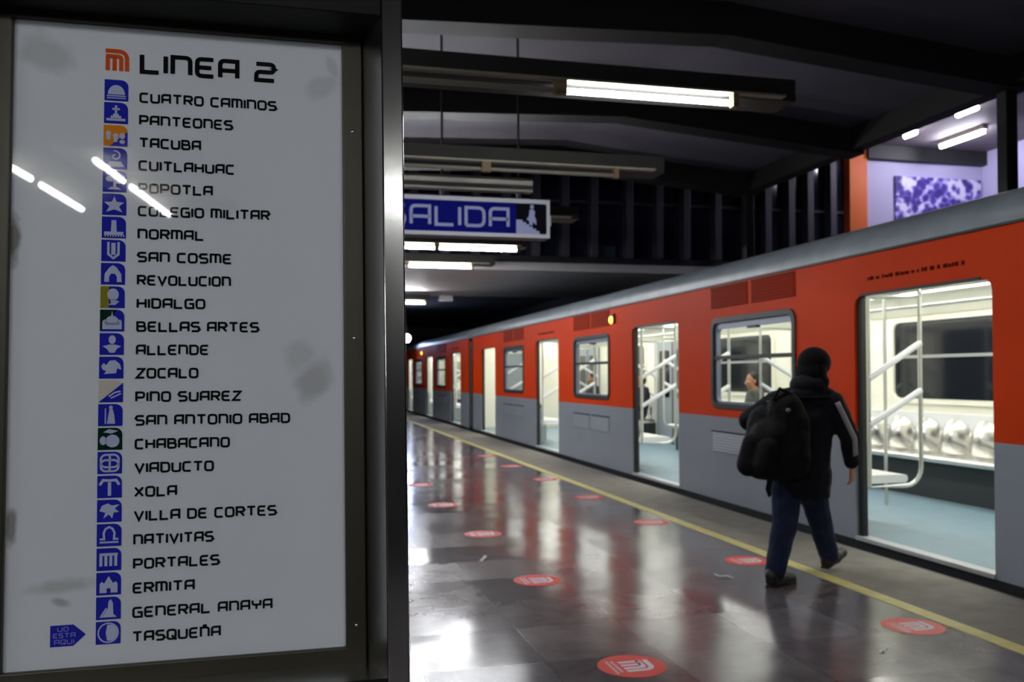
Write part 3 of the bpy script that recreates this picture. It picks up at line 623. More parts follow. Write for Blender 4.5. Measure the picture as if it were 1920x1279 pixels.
# ================================================================== TRAIN
X0 = 4.515; DOORS = [4.976+4.942*k for k in range(4)]; DW = 1.493; Y0, Y1 = 3.87, 22.36
BAYS = [(a+DW, b) for a, b in zip(DOORS, DOORS[1:])]
def train_car():
    root = empty('train_car', (5.815, (Y0+Y1)/2, -1.2), 'nearest orange and grey metro car with open doors, cut by the right edge', 'train car', 'cars of the metro train')
    S = lambda x: (lambda a, b, d: (x+d, a, b))
    zb, zt, zm, zd = .03, 2.368, .934, 2.029
    def upper(x, th, z_lo, z_hi, name, material):
        out = [(Y0, z_lo)]
        for a in DOORS:
            out += [(a, z_lo)] + [(a+.09-.09*math.cos(R(t)), zd-.09+.09*math.sin(R(t))) for t in (0, 22, 45, 67, 90)]
            out += [(a+DW-.09+.09*math.cos(R(t)), zd-.09+.09*math.sin(R(t))) for t in (90, 67, 45, 22, 0)] + [(a+DW, z_lo)]
        out += [(Y1, z_lo), (Y1, z_hi), (Y0, z_hi)]
        holes = [rrect((a+b)/2-.82, (a+b)/2+.82, 1.05, 1.975, .09) for a, b in BAYS]
        return MB().poly(out, holes, S(x), 0, th).build(name, material, root, smooth=0)
    edges = [Y0] + [v for a in DOORS for v in (a, a+DW)] + [Y1]
    sp = upper(X0, .025, zm, zt, 'upper_side_panel', M['orange'])
    sp['label'] = 'orange upper side panel'
    upper(X0+.065, .02, zm, 2.28, 'inner_lining', M['cream'])
    for a, b in zip(edges[::2], edges[1::2]):
        lp = box(X0, X0+.025, a, b, zb, zm).build('lower_side_panel', M['grey'], root, smooth=0)
        box(X0+.065, X0+.085, a, b, .06, zm).build('inner_lower_lining', M['cream'], lp, smooth=0)
    # roof: closed strip following the cross-section
    pr = [(4.512, zt), (4.508, 2.44), (4.55, 2.52), (4.72, 2.62), (5.2, 2.75), (5.815, 2.8), (6.43, 2.75), (6.91, 2.62), (7.08, 2.52), (7.122, 2.44), (7.118, zt)]
    MB().poly(pr, (), lambda a, b, d: (a, d, b), Y0, Y1).build('roof', M['roofgrey'], root, smooth=50)
    box(4.5, 4.52, Y0, Y1, 2.357, 2.373).build('gutter', M['black'], root)
    box(7.09, 7.115, Y0, Y1, zb, zt).build('far_side_panel', M['grey'], root)
    for y, nm in ((Y0, 'front'), (Y1, 'rear')):
        s = 1 if nm == 'front' else -1
        box(X0+.025, 7.09, min(y, y+s*.05), max(y, y+s*.05), zb, zt).build('end_wall', M['under'], root)  # near black: the shade of the coupling gap is put into the colour
        box(X0+.09, 7.03, min(y+s*.05, y+s*.08), max(y+s*.05, y+s*.08), .06, 2.28).build('inner_end_wall', M['cream'], root)
        box(5.42, 6.2, min(y+s*.08, y+s*.1), max(y+s*.08, y+s*.1), .06, 1.95).build('end_door', M['doorgrey'], root)
    box(5.3, 6.33, Y1, Y1+.57, .05, 2.1).build('gangway', M['under'], root)
    for z in (.5, 1.3): MB().tube([(4.75, Y1, z), (4.75, Y1+.3, z-.12), (4.75, Y1+.57, z)], .03, 8).build('jumper_cable', M['under'], root)
    box(X0+.1, 7.0, Y0+.1, Y1-.1, -1.2, -.02).build('underframe', M['under'], root)
    box(X0+.09, 7.03, Y0, Y1, -.12, -.02).build('skirt', M['under'], root)
    box(X0+.006, X0+.09, Y0, Y1, -.16, .03).build('skirt', M['black'], root)
    box(X0+.03, 7.09, Y0+.05, Y1-.05, .03, .06).build('car_floor', M['lino'], root)
    # ceiling, coves, lights
    box(4.6, 7.03, Y0+.08, Y1-.08, 2.29, 2.33).build('car_ceiling', M['cream'], root)
    MB().add([(x, y, z) for y in (Y0+.08, Y1-.08) for x, z in ((7.03, 2.06), (7.0, 2.06), (6.78, 2.29), (7.03, 2.29))], [(0, 1, 2, 3), (7, 6, 5, 4), (0, 4, 5, 1), (1, 5, 6, 2), (2, 6, 7, 3), (3, 7, 4, 0)]).build('cove_panel', M['cream'], root)
    box(7.03, 7.09, Y0+.08, Y1-.08, .06, 2.33).build('far_inner_wall', M['cream'], root)
    for x in (5.25, 6.5):
        for k in range(4):
            ya = Y0+.25+k*4.55; li = box(x-.075, x+.075, ya, ya+4.35, 2.255, 2.292).build('ceiling_lamp', M['carlight'], root)
            for q in (-.095, .08): box(x+q, x+q+.015, ya, ya+4.35, 2.25, 2.295).build('lamp_edge', M['alu'], li)
    for a, b in BAYS:     # route strip: thin orange line with ticks on the cove
        MB().add([(6.99-.003, y, 2.09) for y in (a+.9, b-.9)] + [(6.983-.003, y, 2.099) for y in (b-.9, a+.9)], [(0, 1, 2, 3)]).build('route_strip', M['vent_orange'], root)
    # doors
    for k, a in enumerate(DOORS):
        b = a+DW
        lf = box(X0+.03, X0+.06, b+.0, b+.62, .065, 2.06).build('door_leaf', M['doorgrey'], root)
        box(X0+.022, X0+.07, b-.06, b+.0, .062, 2.035).build('door_seal', M['black'], lf, bevel=.006)
        l2 = box(X0+.03, X0+.06, a-.62, a-.012, .065, 2.06).build('door_leaf', M['doorgrey'], root)
        box(X0-.012, X0+.09, a, b, .03, .064).build('door_sill', M['sill'], root, bevel=.003)
        box(X0-.012, X0+.06, a+.1, b-.1, zd-.004, zd+.012).build('door_header', M['black'], root)
        for q in (0, 1):   # closed leaves of the far side
            ya = a+q*DW/2; fd = box(6.985, 7.03, ya+.008, ya+DW/2-.008, .065, 2.02).build('far_door_leaf', M['doorgrey'], root)
            MB().poly(rrect(ya+.13, ya+DW/2-.13, .95, 1.85, .06), (), S(6.982), 0).build('far_door_window', M['farglass'], fd, smooth=0)
            box(6.978, 6.99, (ya+DW/2-.02) if q == 0 else ya, (ya+DW/2) if q == 0 else ya+.02, .07, 2.0).build('door_seal', M['black'], fd)
    # windows, vents
    for k, (a, b) in enumerate(BAYS):
        c = (a+b)/2
        w = MB().poly(rrect(c-.85, c+.85, 1.022, 2.004, .12), [rrect(c-.79, c+.79, 1.08, 1.945, .075)], S(X0-.014), 0, .045).build('window', M['black'], root, smooth=0, bevel=.004)
        MB().poly(rrect(c-.8, c+.8, 1.07, 1.955, .08), [rrect(c-.755, c+.755, 1.1, 1.885, .05)], S(X0+.012), 0, .05).build('inner_frame', M['winframe'], w, smooth=0)
        box(X0-.004, X0+.045, c-.79, c+.79, 1.552, 1.592).build('crossbar', M['black'], w, bevel=.004)
        MB().poly([(c-.79, 1.08), (c+.79, 1.08), (c+.79, 1.945), (c-.79, 1.945)], (), S(X0+.03), 0).build('pane', M['glass'], w, smooth=0)
        box(X0+.0, X0+.05, c-.12, c+.06, 1.862, 1.888).build('latch', M['black'], w)
        for q in (-1, 1):
            y0, y1 = (c+.04, c+.845) if q > 0 else (c-.845, c-.04)
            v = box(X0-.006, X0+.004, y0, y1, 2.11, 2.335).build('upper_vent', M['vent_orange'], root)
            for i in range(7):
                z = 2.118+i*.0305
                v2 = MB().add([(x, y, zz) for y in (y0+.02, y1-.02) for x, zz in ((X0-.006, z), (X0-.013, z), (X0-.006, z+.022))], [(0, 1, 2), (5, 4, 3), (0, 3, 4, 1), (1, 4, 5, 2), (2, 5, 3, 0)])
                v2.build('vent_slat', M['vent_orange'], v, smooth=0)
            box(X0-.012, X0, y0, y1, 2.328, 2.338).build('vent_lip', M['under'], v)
            lv = box(X0-.006, X0+.004, y0+.03, y1-.0, .55, .775).build('lower_vent', M['grey'], root)
            for i in range(7):
                z = .558+i*.0305
                MB().add([(x, y, zz) for y in (y0+.05, y1-.02) for x, zz in ((X0-.006, z), (X0-.011, z), (X0-.006, z+.022))], [(0, 1, 2), (5, 4, 3), (0, 3, 4, 1), (1, 4, 5, 2), (2, 5, 3, 0)]).build('vent_slat', M['grey'], lv, smooth=0)
            box(X0-.014, X0, y0+.03, y1, .766, .78).build('vent_lip', M['under'], lv)
        # far window: dark panes in a cream surround
        fw = MB().poly(rrect(c-1.14, c+1.14, 1.04, 2.03, .13), [rrect(c-1.08, c+1.08, 1.1, 1.985, .1)], S(6.99), 0, .04).build('far_window', M['cream'], root, smooth=0, bevel=.006)
        MB().poly(rrect(c-1.08, c+1.08, 1.1, 1.985, .1), (), S(7.02), 0).build('far_pane', M['farglass'], fw, smooth=0)
        box(7.0, 7.02, c-1.08, c+1.08, 1.565, 1.6).build('crossbar', M['alu'], fw)
        # benches
        for far in (0, 1):
            sx = (lambda x: x) if far else (lambda x: 11.63-x)
            y0, y1 = a+.18, b-.18; n = 7; ds = (y1-y0)/n
            be = MB(); nu, nv = 14*n, 8; vs_ = []
            for i in range(nu+1):
                y = y0+(y1-y0)*i/nu; ph = (y-y0)/ds % 1; bump = abs(math.sin(math.pi*ph))**.7
                top = .745+.15*bump
                for j in range(nv+1):
                    t = j/nv; z = .52+(top-.52)*t
                    x = 6.95-.075*bump*math.sin(math.pi*min(1, t*.85+.12)) - .02*(1-t)
                    vs_.append((sx(x), y, z))
            be.add(vs_, [(i*(nv+1)+j, (i+1)*(nv+1)+j, (i+1)*(nv+1)+j+1, i*(nv+1)+j+1) for i in range(nu) for j in range(nv)])
            bk = be.build('bench_back', M['steel'], root, smooth=60)
            pan = MB().poly(rrect(6.48, 6.96, .455, .525, .03, 4, (1, 0, 0, 1)), (), lambda p, q, d: (sx(p), d, q), y0, y1)
            pan.build('bench_seat', M['steel'] if far else M['rail'], root, smooth=40)
            if far:
                box(6.62, 7.03, y0, y1, .06, .455).build('bench_base', M['bench_base'], root)
                box(6.96, 7.03, y0, y1, .5, .95).build('bench_ledge', M['rail'], root)
            else:
                box(sx(7.03), sx(6.94), y0, y0+.5, .06, .76).build('bench_end_box', M['doorgrey'], root, bevel=.01)
                for yy in (y0+.9, y1-.2): box(sx(6.9), sx(6.6), yy-.02, yy+.02, .06, .455).build('bench_leg', M['pole'], root)
            for yy in (a+.03, b-.03):
                xw, xp = sx(6.965), sx(6.465); s = 1 if xp > xw else -1
                path = [Vector((xw, 2.02)), Vector((xw, .45)), Vector((xp-s*.15, .45))]
                path += [Vector((xp-s*.15+s*.15*math.sin(R(t)), .6-.15*math.cos(R(t)))) for t in (18, 36, 54, 72)] + [Vector((xp, .6)), Vector((xp, 2.285))]
                dv = MB().tube([(p.x, yy, p.y) for p in path], .019, 10)
                dv.tube([(sx(7.03), yy, 2.02), (xp, yy, 2.05)], .016, 8)
                dvo = dv.build('seat_divider', M['pole'], root)
                for za, zb2 in ((1.35, 1.65), (.96, 1.25)):
                    MB().tube([(xw, yy-.005, za), (xp, yy-.005, zb2)], .026, 10).build('diagonal_rail', M['rail'], dvo)
        MB().tube([(5.85, c-.31, .06), (5.85, c-.31, 2.29)], .018, 10).build('grab_pole', M['pole'], root)
    for x in (5.18, 6.45): MB().tube([(x, Y0+.3, 2.1), (x, Y1-.3, 2.1)], .016, 8).build('overhead_rail', M['pole'], root)
    for k in (0, 2):
        a = DOORS[k]; mk = MB()
        y = a+DW-.18; random.seed(3+k)
        while y > a+.26:
            wd = random.choice((.02, .03, .045)); mk.box(X0-.002, X0+.001, y-wd, y, 2.142, 2.142+random.choice((.024, .03))); y -= wd+random.choice((.008, .012, .03))
        mk.build('door_lettering', mat('door_notice_ink_%d' % k, srgb(84, 16, 4), .8, spec=.05), root, smooth=0)
    am = box(X0-.03, X0+.01, 12.05, 12.2, 2.13, 2.27).build('signal_housing', M['black'], root, bevel=.01)
    MB().ell((X0-.035, 12.125, 2.18), (.03, .055, .055)).build('amber_lamp', M['amber'], am)
    MB().box(X0-.003, X0+.001, 4.64, 4.735, .12, .2).build('orange_marking', M['orange'], root)
    return root
car = train_car()
car2 = copy_tree(car); car2.location.y += 19.1
tag(car2, 'further orange metro car behind the dark coupling gap, small at the left')

# ================================================================== FLOOR STICKERS AND FLECKS
def sticker(x, y, label):
    red = M.setdefault('sticker_red', mat('sticker_red', srgb(226, 58, 46), .45)); wh = M.setdefault('sticker_white', mat('sticker_white', srgb(226, 214, 226), .45))
    root = empty('floor_sticker', (x, y, 0), label, 'floor sticker', 'round red floor stickers')
    n = 40; r = .165
    MB().poly([(x+r*math.cos(2*math.pi*i/n), y+r*math.sin(2*math.pi*i/n)) for i in range(n)], (), None, 0, .0016).build('disc', red, root, smooth=0)
    P = lambda a, b, d: (x+b, y-a, .0022)      # the mark's top points at the train
    logo_strokes(MB(), -.07, -.05, .15, P, 0).build('sticker_mark', wh, root, smooth=0)
    lt = MB(); random.seed(1)
    for row in (-.083, -.108):
        a = -.085
        while a < .08:
            w = random.choice((.006, .01, .014)); lt.poly([(a, row), (a+w, row), (a+w, row+.014), (a, row+.014)], (), P); a += w+.005
    lt.build('sticker_lettering', wh, root, smooth=0)
    return root
near_n = ['nearest', 'second', 'third', 'fourth', 'fifth', 'sixth', 'seventh']
for i in range(7):
    a = ('round red floor sticker by the yellow line, %s of its row' % near_n[i]) if i else 'round red floor sticker touching the yellow line at lower right'
    if i == 1: a = 'round red floor sticker partly hidden by the walking person\'s foot'
    sticker((3.33, 3.31, 3.305, 3.3, 3.3, 3.28, 3.27)[i], 4.27+1.81*i, a)
for i in range(6):
    a = ('round red floor sticker in the mid-platform row, %s from the viewer' % near_n[i]) if i else 'largest round red floor sticker at the bottom edge'
    sticker((1.585, 1.63, 1.64, 1.6, 1.6, 1.6)[i], 4.04+1.84*i, a)
wp = mat('white_fleck_surface', srgb(214, 214, 218), .7)
for (x, y, rz, label) in ((1.41, 6.63, 1.1, 'small white fleck on the dark tiles at mid platform'), (2.885, 5.62, 2.5, 'curled white paper scrap left of the walking person\'s foot'), (2.88, 3.92, .3, 'tiny white fleck on the tiles near the lower right sticker')):
    k = .5 if y < 4.5 else 1
    q = MB(); c, s = math.cos(rz), math.sin(rz); pts = [(-.06, 0), (-.02, .012), (.03, .006), (.07, .018)]
    q.add([(x+k*(c*a-s*b), y+k*(s*a+c*b), .002+k*h) for (a, h) in pts for b in (-.014, .014)], [(0, 1, 3, 2), (2, 3, 5, 4), (4, 5, 7, 6)])
    o = q.build('white_fleck', wp, smooth=60); sd = o.modifiers.new('solid', 'SOLIDIFY'); sd.thickness = .0012  # thin curled white strip lying on the tiles
    tag(o, label, 'paper scrap', 'white flecks on the platform')

# ================================================================== PEOPLE
def blob(mb, name, material, parent=None, voxel=.007, smooth=6, origin=None, sharp=0):
    """union of overlapping solids grown into one continuous skin"""
    origin = parent['_o'] if parent is not None else origin
    o = mb.build('blob_source', material, None, origin=origin, smooth=0, fix=False)
    rm = o.modifiers.new('r', 'REMESH'); rm.mode = 'VOXEL'; rm.voxel_size = voxel
    sm = o.modifiers.new('s', 'SMOOTH'); sm.iterations = smooth; sm.factor = .5
    dg = bpy.context.evaluated_depsgraph_get(); me = bpy.data.meshes.new_from_object(o.evaluated_get(dg))
    bpy.data.objects.remove(o, do_unlink=True)
    me.name = name; me.materials.clear(); me.materials.append(material)
    me.polygons.foreach_set('use_smooth', [True]*len(me.polygons))
    n = bpy.data.objects.new(name, me); COL.objects.link(n); n['_o'] = tuple(origin)
    if parent is not None: n.parent = parent
    else: n.location = origin
    return n
V = lambda *a: Vector(a)
def head_prims(mb, c, f, up, s=1.):
    """skull, jaw, nose, brow, lips, ears and neck root; c head centre, f facing, up crown"""
    f = f.normalized(); l = up.cross(f).normalized(); up = f.cross(l).normalized()
    rot = Matrix((l, f, up)).transposed()
    at = lambda a, b, h: c + (l*a+f*b+up*h)*s
    mb.ell(at(0, -.012, .03), (.074*s, .095*s, .088*s), rot, 20, 14)
    mb.ell(at(0, .03, -.045), (.055*s, .06*s, .07*s), rot, 16, 10)
    mb.ell(at(0, .062, -.092), (.026*s, .024*s, .02*s), rot)
    mb.cap(at(0, .088, .012), at(0, .108, -.028), .009*s, .015*s)
    for q in (-1, 1):
        mb.ell(at(.013*q, .098, -.034), (.009*s, .01*s, .008*s), rot, 10, 8)
        mb.ell(at(.03*q, .072, .022), (.022*s, .014*s, .008*s), rot, 10, 8)
        mb.ell(at(.074*q, -.008, -.012), (.01*s, .02*s, .032*s), rot, 10, 8)
        mb.ell(at(.036*q, .058, -.02), (.024*s, .022*s, .02*s), rot, 10, 8)
    mb.ell(at(0, .083, -.06), (.024*s, .012*s, .006*s), rot, 10, 8); mb.ell(at(0, .081, -.071), (.02*s, .011*s, .007*s), rot, 10, 8)
    return at, rot
def hand_prims(mb, wrist, d, palm_n, side, s=1., curl=.5):
    """palm and five separate fingers; d points to the fingertips, palm_n out of the palm, side towards the thumb"""
    d = d.normalized(); side = (side - d*side.dot(d)).normalized(); palm_n = d.cross(side)*(1 if d.cross(side).dot(palm_n) > 0 else -1)
    for q in (-.028, -.009, .01, .028): mb.cap(wrist+d*.015*s+side*q*.6*s, wrist+d*.088*s+side*q*s, .013*s, .0115*s, 8)
    for q, ln in ((.03, .068), (.0105, .076), (-.0095, .07), (-.029, .055)):
        p = wrist+d*.09*s+side*q*s; dd = d.copy(); seg = ln*s
        for k, fr in enumerate((.45, .32, .25)):
            a = curl*(.5+.35*k); dd = (dd*math.cos(a*.7)+palm_n*math.sin(a*.7)).normalized() if k else (d*math.cos(curl*.4)+palm_n*math.sin(curl*.4)).normalized()
            e = p+dd*seg*fr; mb.cap(p, e, (.0088-.0008*k)*s, (.0082-.0008*k)*s, 8); p = e
    t0 = wrist+d*.03*s+side*.03*s; t1 = t0+(d*.6+side*.55+palm_n*.35).normalized()*.036*s; t2 = t1+(d*.85+side*.2+palm_n*.35).normalized()*.03*s
    mb.cap(t0, t1, .0125*s, .0105*s, 8); mb.cap(t1, t2, .0102*s, .0085*s, 8)
skin = mat('skin', srgb(176, 122, 92), .5); hair = mat('black_hair', (.012, .01, .01), .6, bump=.3, bscale=90)
def face_parts(root, at, rot, s=1., body=None):
    w = mat('eye_white', (.75, .74, .72), .3) if 'eye' not in M else M['eye']; M['eye'] = w
    for q in (-1, 1):
        e = MB().ell(at(.031*q, .078, .004), (.0125*s, .0125*s, .0115*s), rot, 12, 8).build('eye', w, root)
        MB().ell(at(.031*q, .0885, .004), (.0055*s, .003*s, .0055*s), rot, 10, 6).build('iris', hair, e)
        MB().cap(at(.016*q, .091, .026), at(.05*q, .078, .027), .0035*s, .003*s, 8).build('eyebrow', hair, root)
    MB().ell(at(0, .089, -.0655), (.021*s, .008*s, .0035*s), rot, 12, 6).build('lips', M.setdefault('lips', mat('lips', srgb(150, 84, 76), .45)), root)

def walker():
    h = V(.888, .46, 0); rt = V(.46, -.888, 0); up = V(0, 0, 1)
    o = (3.41, 5.45, 0)
    b = MB()
    head = V(3.50, 5.455, 1.435); neck = V(3.455, 5.445, 1.30)
    shR, elR, wrR = V(3.545, 5.335, 1.205), V(3.655, 5.30, .96), V(3.70, 5.345, .775)
    shL, elL, wrL = V(3.29, 5.62, 1.2), V(3.10, 5.66, 1.07), V(3.33, 5.76, .98)
    pel = V(3.375, 5.48, .74); chest = V(3.415, 5.46, 1.08); waist = V(3.39, 5.472, .9)
    hL, kL, aL = V(3.315, 5.51, .70), V(3.225, 5.405, .38), V(3.085, 5.305, .085)
    hR, kR, aR = V(3.435, 5.44, .70), V(3.575, 5.545, .385), V(3.69, 5.605, .10)
    fd = (h*.96 - V(0, 0, .12)).normalized()
    at, rot = head_prims(b, head, fd, up)
    b.cap(head-V(0, 0, .05), neck-V(0, 0, .04), .052, .058)
    b.cap(neck, chest, .06, .115); b.cap(chest, waist, .125, .11); b.cap(waist, pel, .115, .12)
    for s_, e_, w_ in ((shR, elR, wrR), (shL, elL, wrL)):
        b.cap(neck-V(0, 0, .06), s_, .05, .05); b.cap(s_, e_, .047, .037); b.cap(e_, w_, .038, .024)
    for a_, k_, n_ in ((hL, kL, aL), (hR, kR, aR)):
        b.cap(pel, a_, .1, .09); b.cap(a_, k_, .082, .052); b.cap(k_, n_, .054, .036)
    b.cap(aL, aL+h*.14-V(0, 0, .05), .034, .024); b.cap(aR, aR+h*.13+V(0, 0, -.015), .034, .024)
    hand_prims(b, wrR, V(.12, .1, -1), -rt, h, .95, .75)
    hand_prims(b, wrL, V(.75, -.3, .55), -h, up, .95, 1.2)
    body = blob(b, 'person', skin, None, .0052, 5, o)
    body['_o'] = o
    tag(body, 'person in dark jacket and jeans walking to the open door with a big black backpack', 'person')
    face_parts(body, at, rot)
    cloth = mat('dark_jacket_cloth', (.008, .009, .013), .85, spec=.2, bump=.25, bscale=30); denim = mat('blue_denim', srgb(34, 44, 70), .85, spec=.2, vary=.25, scale=9, bump=.2, bscale=60)
    knit = mat('black_knit', (.006, .006, .007), .9, spec=.15, bump=.4, bscale=160); shoe = mat('black_shoe_leather', (.012, .012, .012), .45)
    stripe = mat('sleeve_stripe', srgb(150, 150, 152), .7)
    j = MB()
    j.cap(neck-V(0, 0, .0), chest+V(0, 0, .03), .085, .155); j.cap(chest, waist, .165, .165); j.cap(waist, pel-V(0, 0, .1), .165, .175)
    for q in (-1, 1):
        j.cap(chest+rt*.09*q, waist+rt*.085*q, .125, .13); j.cap(waist+rt*.085*q, pel+rt*.07*q-V(0, 0, .14), .13, .135)
        j.cap(neck-V(0, 0, .05), shR if q > 0 else shL, .09, .082)
    j.cap(shR, elR, .082, .068); j.cap(elR, wrR+(wrR-elR)*-.12, .07, .05); j.cap(shL, elL, .082, .068); j.cap(elL, wrL+(wrL-elL)*-.12, .07, .05)
    j.ell(neck+V(0, 0, .0)-h*.03, (.105, .095, .06)); j.ell(neck-h*.075-V(0, 0, .04), (.1, .1, .075))
    for q in (-1, 0, 1): j.cap(pel+rt*.075*q, pel+rt*.07*q-V(0, 0, .22), .15, .15)
    jk = blob(j, 'jacket', cloth, body, .011, 5)
    bm = bmesh.new(); bm.from_mesh(jk.data); zc = .565
    gm = bmesh.ops.bisect_plane(bm, geom=bm.verts[:]+bm.edges[:]+bm.faces[:], plane_co=(0, 0, zc), plane_no=(0, 0, -1), clear_outer=True)
    bmesh.ops.contextual_create(bm, geom=[e for e in gm['geom_cut'] if isinstance(e, bmesh.types.BMEdge)]); bm.to_mesh(jk.data); bm.free()
    n1 = bpy.data.textures.new('folds', 'CLOUDS'); n1.noise_scale = .11
    dm = jk.modifiers.new('folds', 'DISPLACE'); dm.texture = n1; dm.strength = .022; dm.mid_level = .5
    MB().tube([wrR+(elR-wrR)*.16, wrR+(elR-wrR)*.05], [.052, .045], 14).build('cuff', cloth, jk)
    st = MB()   # pale stripe down the outer sleeve
    out = (rt*.8-h*.62).normalized(); pa = []
    for k in range(13):
        t = k/12; p = (shR.lerp(elR, t*1.7) if t < .59 else elR.lerp(wrR, (t-.59)*1.5)); r_ = .084-.016*t
        pa.append(p+out*r_)
    ax = (elR-shR).normalized(); sd = out.cross(ax).normalized()
    vs_ = [p+sd*q+out*(.006 if abs(q) < .01 else .0) for p in pa for q in (-.017, 0, .017)]
    st.add(vs_, [(3*i+k, 3*i+k+1, 3*i+k+4, 3*i+k+3) for i in range(12) for k in (0, 1)])
    so = st.build('sleeve_stripe', stripe, jk, smooth=60); sl = so.modifiers.new('s', 'SOLIDIFY'); sl.thickness = .008; sl.offset = 0
    t = MB()
    t.cap(pel-V(0, 0, .02), pel-V(0, 0, .1), .15, .14)
    for a_, k_, n_ in ((hL, kL, aL), (hR, kR, aR)):
        t.cap(pel-V(0, 0, .06), a_, .12, .108); t.cap(a_, k_, .112, .083); t.cap(k_, n_+(k_-n_)*.04, .084, .068)
    tr = blob(t, 'trousers', denim, body, .009, 4); dt = tr.modifiers.new('folds', 'DISPLACE'); dt.texture = n1; dt.strength = .016
    for a_, dz, hz in ((aL, 0, .0), (aR, .06, .02)):
        toe = h*.97 + (rt*.12 if a_ is aL else rt*.05)
        s_ = MB(); hl = V(a_.x, a_.y, hz+.045)-h*.03
        s_.cap(hl+V(0, 0, .03), a_+V(0, 0, .03), .048, .05); s_.cap(hl, hl+toe*.12+V(0, 0, dz*.5), .045, .044); s_.cap(hl+toe*.1+V(0, 0, dz*.4-.004), hl+toe*.205+V(0, 0, dz-.012), .046, .033)
        sh = blob(s_, 'shoe', shoe, body, .006, 4)
        so_ = MB(); d2 = (toe*.23+V(0, 0, dz)).normalized(); p0 = hl-toe*.045-V(0, 0, .036)
        for w_ in (-.022, 0, .022): so_.cap(p0+rt*w_+d2*.02, p0+rt*w_*.8+d2*.255, .0115, .0115, 8)
        blob(so_, 'sole', M['black'], sh, .005, 2)
    c = MB(); R3 = rot
    c.ell(at(0, -.02, .035), (.108, .122, .108), R3, 24, 16); c.ell(at(0, -.05, -.04), (.108, .09, .12), R3, 20, 14); c.cap(at(-.06, -.04, -.1), at(.06, -.04, -.1), .065, .065)
    blob(c, 'knit_hat', knit, body, .007, 4)
    hd = MB(); hd.ell(neck-h*.07+V(0, 0, .015), (.1, .1, .075)); hd.cap(neck-h*.04+rt*.07+V(0, 0, .02), neck-h*.04-rt*.07+V(0, 0, .02), .06, .06)
    blob(hd, 'jacket_hood', cloth, body, .01, 4)
    # backpack: a thing of its own, carried on the back and slung low to the left
    nylon = mat('black_nylon', (.005, .005, .006), .8, spec=.2, bump=.2, bscale=25)
    g = MB(); bc = V(3.185, 5.365, .96); lf = -rt
    sk = lambda a, bk, z: bc + rt*a - h*bk + V(0, 0, z)
    g.cap(sk(.05, .03, .20), sk(.03, .05, -.12), .12, .155); g.cap(sk(-.1, .03, .12), sk(-.13, .07, -.12), .115, .14); g.cap(sk(.1, .02, .12), sk(.1, .04, -.14), .1, .12)
    g.cap(sk(-.05, .1, .02), sk(-.06, .13, -.14), .12, .13)
    g.ell(sk(-.02, .12, -.02), (.14, .14, .16))
    org = (bc.x, bc.y, .62)
    p = blob(g, 'backpack', nylon, None, .011, 5, org); tag(p, 'bulging black backpack slung on the walking person\'s back', 'backpack')
    d3 = p.modifiers.new('folds', 'DISPLACE'); d3.texture = n1; d3.strength = .03
    pk = MB(); pk.cap(sk(-.08, .22, -.02), sk(-.1, .24, -.16), .07, .08); pk.cap(sk(.04, .22, -.04), sk(.02, .24, -.16), .07, .08); blob(pk, 'front_pocket', nylon, p, .01, 4)
    MB().tube([sk(.02, .14, .26), sk(.05, .1, .34), sk(.1, .04, .3)], .012, 8).build('grab_loop', nylon, p)
    for q, s0, s1 in ((1, V(3.49, 5.30, 1.24), sk(.1, -.02, .28)), (-1, V(3.26, 5.55, 1.24), sk(-.08, -.02, .26))):
        m0 = s0.lerp(s1, .5)-h*.05
        ws = MB(); pts = [s1, m0, s0]
        for u in (-.018, 0, .018): ws.tube([pt+rt*u for pt in pts], .007, 6)
        ws.build('shoulder_strap', nylon, p)
    pat = mat('reflective_patch', srgb(120, 122, 126), .4)
    for a_, z_, bk, r_ in ((.13, .2, .13, .018), (-.02, .25, .125, .012), (-.08, .1, .185, .009)):
        MB().ell(sk(a_, bk, z_), (r_, r_*.6, r_*.8), None, 10, 8).build('buckle', pat, p)
    MB().tube([sk(-.02, .12, -.25), sk(-.05, .1, -.33), sk(-.04, .09, -.38)], [.012, .014, .01], 8).build('hanging_strap', nylon, p)
walker()

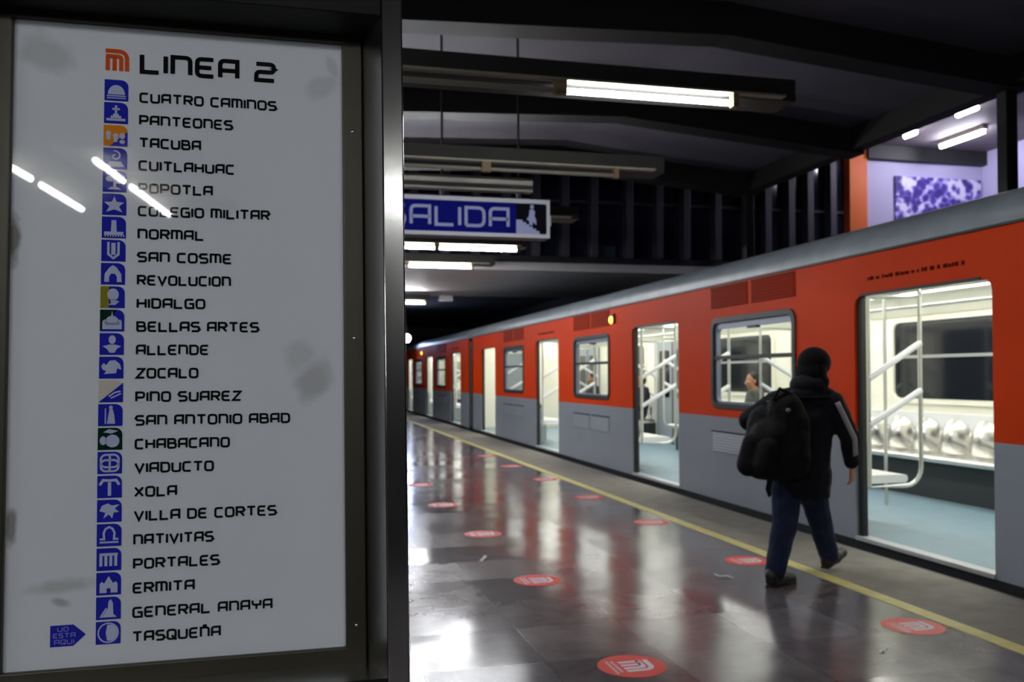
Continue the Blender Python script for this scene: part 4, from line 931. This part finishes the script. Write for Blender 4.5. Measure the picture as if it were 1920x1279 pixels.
def passenger(x, y, label, shirt_c, trouser_c, turn=0., hair_long=False):
    f = Matrix.Rotation(R(turn), 3, 'Z') @ V(-1, 0, 0); l = V(0, 0, 1).cross(f); up = V(0, 0, 1)
    o = (x, y, .06); b = MB(); q = lambda a, c, z: V(x, y, 0)+f*a+l*c+V(0, 0, z)
    pel = q(.1, 0, .64); chest = q(.03, 0, .98); neck = q(.05, 0, 1.16); head = q(.08, 0, 1.29)
    at, rot = head_prims(b, head, (f+V(0, 0, -.1)), up, 1.0)
    b.cap(head-V(0, 0, .05), neck-V(0, 0, .04), .05, .055); b.cap(neck, chest, .06, .12); b.cap(chest, pel, .125, .12)
    arms = []
    for s in (-1, 1):
        sh, el, wr = q(.04, .17*s, 1.09), q(.1, .21*s, .82), q(.32, .11*s, .70); arms.append((sh, el, wr))
        b.cap(neck-V(0, 0, .05), sh, .05, .05); b.cap(sh, el, .047, .038); b.cap(el, wr, .038, .026)
        hand_prims(b, wr, (f*.9-l*s*.3-V(0, 0, .2)), V(0, 0, -1), -l*s, .95, .55)
        b.cap(pel, q(.14, .09*s, .62), .1, .085); b.cap(q(.14, .09*s, .62), q(.5, .11*s, .58), .082, .055); b.cap(q(.5, .11*s, .58), q(.52, .11*s, .16), .055, .037)
        b.cap(q(.52, .11*s, .13), q(.66, .12*s, .1), .036, .028)
    body = blob(b, 'person', skin, None, .0062, 4, o); body['_o'] = o
    tag(body, label, 'person', None); face_parts(body, at, rot)
    sc_ = mat('passenger_top', shirt_c, .8); tc_ = mat('passenger_trousers', trouser_c, .85)
    j = MB(); j.cap(neck-V(0, 0, .06), chest, .08, .145); j.cap(chest, pel, .15, .15)
    for s in (-1, 1): j.cap(chest+l*.07*s, pel+l*.06*s, .11, .12)
    for sh, el, wr in arms: j.cap(neck-V(0, 0, .07), sh, .08, .07); j.cap(sh, el, .07, .058); j.cap(el, el.lerp(wr, .85), .058, .045)
    blob(j, 'jacket', sc_, body, .012, 4)
    t = MB()
    for s in (-1, 1): t.cap(pel-V(0, 0, .01), q(.14, .09*s, .615), .13, .105); t.cap(q(.14, .09*s, .615), q(.5, .11*s, .585), .105, .078); t.cap(q(.5, .11*s, .585), q(.52, .11*s, .19), .078, .062)
    blob(t, 'trousers', tc_, body, .012, 4)
    for s in (-1, 1):
        e = MB(); e.cap(q(.5, .11*s, .115), q(.68, .12*s, .1), .05, .036); blob(e, 'shoe', M['black'], body, .008, 3)
    hr = MB(); hr.ell(at(0, -.03, .05), (.082, .09, .086), rot, 20, 14); hr.ell(at(0, -.055, -.01), (.078, .065, .09), rot, 18, 12)
    if hair_long: hr.cap(at(-.05, -.05, -.1), at(.05, -.05, -.1), .05, .05)
    blob(hr, 'hair', hair, body, .008, 3)
passenger(6.72, 11.98, 'seated passenger with short dark hair seen through the nearest car window', srgb(70, 74, 70), (.03, .03, .04), -8)
passenger(6.72, 19.3, 'seated passenger in dark clothes seen through the second car window', srgb(60, 52, 60), (.02, .02, .03), 5, True)
passenger(6.72, 16.35, 'seated passenger in dark top glimpsed through the second open door', (.012, .013, .03), (.02, .02, .03), 0)
